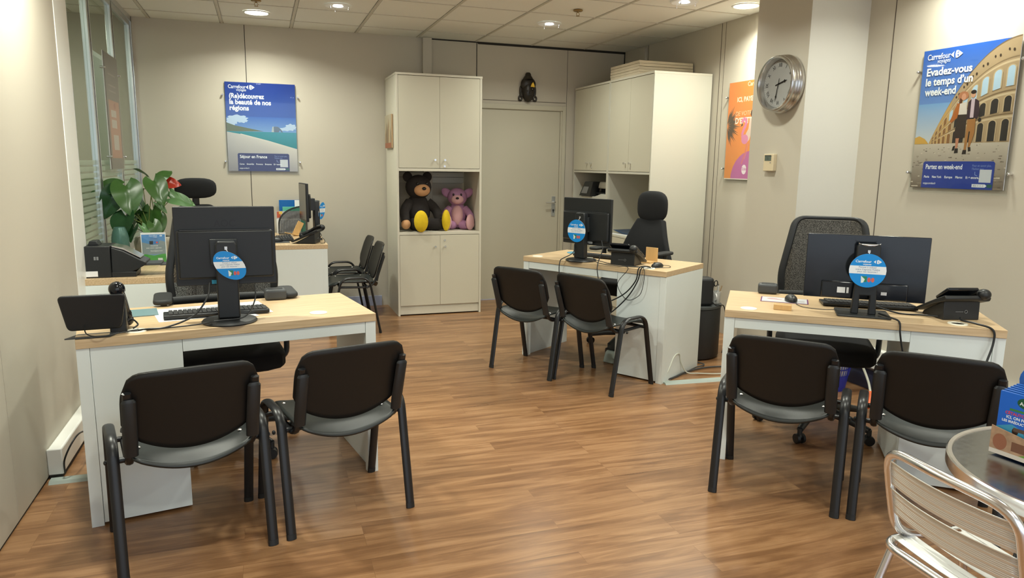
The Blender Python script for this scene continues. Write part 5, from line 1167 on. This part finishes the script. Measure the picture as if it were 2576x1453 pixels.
# local: faces +y (towards table), back at y=-.2
TW = .193
bk = fillet([(-TW+.02, .06, .478), (-TW, -.135, .484), (-TW, -.170, .62), (-TW+.005, -.200, .745), (0, -.228, .755), (TW-.005, -.200, .745), (TW, -.170, .62), (TW, -.135, .484), (TW-.02, .06, .478)], .075, 7)
B().tube(bk, .0125, 14).obj('back_tube', 'alu_bright', t)
st = fillet([(-TW-.022, -.165, .462), (-TW-.012, .20, .462), (TW+.012, .20, .462), (TW+.022, -.165, .462)], .07, 7, True)
B().tube(st, .0125, 12, closed=True).obj('seat_tube', 'alu_bright', t)
def slat(fn, name):
    # ribbed extrusion: profile across v with fine grooves
    q = B(); q.grid(fn, 14, 44); q.obj(name, 'brushed_alu', t, solid=.002, sm=25)
for z0_ in (.562, .646):
    slat(lambda u, v, z0_=z0_: Vector(((u-.5)*2*(TW-.006), -.160-(z0_-.56)*.22-v*.014-.030*(1-(2*u-1)**2)+(.0022 if int(v*44) % 3 == 0 and .1 < v < .92 else 0)-(.006*(v > .94)), z0_+v*.074)), 'back_slat')
for y0_ in (-.135, -.045, .045, .135-.005):
    slat(lambda u, v, y0_=y0_: Vector(((u-.5)*2*(TW-.004), y0_+v*.068-.02, .487-.010*(1-(2*u-1)**2)+(.0018 if int(v*44) % 3 == 0 else 0))), 'seat_slat')
for s_ in (-1, 1):
    B().tube([(s_*(TW+.016), -.12, .460), (s_*(TW+.036), -.265, .012)], .0115, 12).obj('leg', 'alu_bright', t)
    B().tube([(s_*(TW+.010), .10, .460), (s_*(TW+.02), .215, .012)], .0115, 12).obj('leg', 'alu_bright', t)
B().tube([(-TW-.02, -.158, .345), (TW+.02, -.158, .345)], .008, 10).obj('cross_rod', 'alu_bright', t)
# leaflet dispenser: plain coloured card box, its cut-out figure left out
t = thing('leaflet_box', 'blue cardboard leaflet dispenser standing on the round metal table', 'leaflet holder', (2.785, -6.148, .7235), radians(-84))
q = B(); q.bb(-.05, .062, -.05, .05, 0, .004); q.obj('bottom', 'cardboard_blue', t)
q = B(); q.bb(-.055, .062, .048, .050, 0, .20); q.ell((0, .049, .19), (.058, .001, .05), n=24, m=12); q.obj('back_panel', 'cardboard_blue', t, sm=0)
q = B(); q.prism([(-.05, 0), (.05, 0), (.05, .12), (-.05, .06)], .060, .062, 'x'); q.obj('side_panel', mat('card_green', (.03, .12, .03, 1), .4, var=.7, vscale=45), t)
q = B(); q.prism([(-.055, 0), (.062, 0), (.062, .085), (.03, .062), (-.055, .075)], -.052, -.050, 'y'); fp = q.obj('front_panel', mat('card_sand', (.42, .26, .16, 1), .4, var=.5, vscale=50), t)
fl = Flat(); fl.poly([(-.055, 0), (.062, 0), (.062, .012), (-.055, .012)], S(215, 205, 195)); fl.rect(.0, .02, .045, .045, S(120, 80, 60)); fl.ell(-.03, .035, .018, .022, S(150, 95, 70)); fl.poly([(.02, .012), (.062, .012), (.062, .03)], S(110, 160, 60)); fl.obj('front_print', fp, loc=(0, -.0523, 0))
for k_ in range(6):
    y = -.040+k_*.013; lt = thing('leaflet', 'blue leaflet standing in the card box, %s' % ['foremost, showing its printed cover', 'second from the front', 'third from the front', 'third from the back', 'second from the back', 'rearmost'][k_], 'leaflet', (2.785+y*sin(radians(84)), -6.148+y*cos(radians(84)), .7275), radians(-84), 'leaflets in the card box')
    B().bb(-.048, .056, -.004, .004, 0, .168+.002*k_).obj('booklet', 'cardboard_blue', lt)
    if k_ == 0:
        fl = Flat(); fl.rect(-.048, 0, .056, .168, S(20, 90, 190), S(25, 105, 215)); fl.poly([(-.048, .0), (.056, 0), (.056, .075), (.03, .07), (-.01, .085), (-.048, .07)], S(60, 150, 190)); fl.poly([(-.02, .04), (.056, .06), (.056, .045), (-.02, .02)], S(170, 60, 50))
        fl.ell(.022, .148, .026, .015, S(20, 85, 55)); fl.text('PARC', .022, .153, .016, WH, .01, 'c'); fl.text('Astérix', .022, .142, .040, WH, .02, 'c'); fl.text('2023', .022, .135, .010, S(230, 200, 60), .01, 'c')
        fl.rect(-.02, .121, .054, .127, S(60, 130, 70)); fl.text('CÉTAUTOMATIX', -.030, .110, .082, S(225, 60, 60), .03); fl.text('ICI, ON FORGE', -.026, .099, .070, WH, .03); fl.text('LES IRRÉDUCTIBLES !', -.036, .088, .086, WH, .03)
        fl.ell(.0, .068, .008, .010, S(50, 35, 30)); fl.ell(.03, .068, .008, .010, S(50, 35, 30)); fl.rect(-.005, .068, .04, .078, S(90, 70, 60))
        fl.obj('cover_print', lt, loc=(0, -.0043, 0))
cable([(4.12, -2.795, .46), (4.16, -2.81, .425), (4.20, -2.80, .422), (4.26, -2.775, .40), (4.30, -2.76, .25), (4.31, -2.74, .10), (4.32, -2.70, .01)], .004, 'black cable running down the front of the round side cabinet')
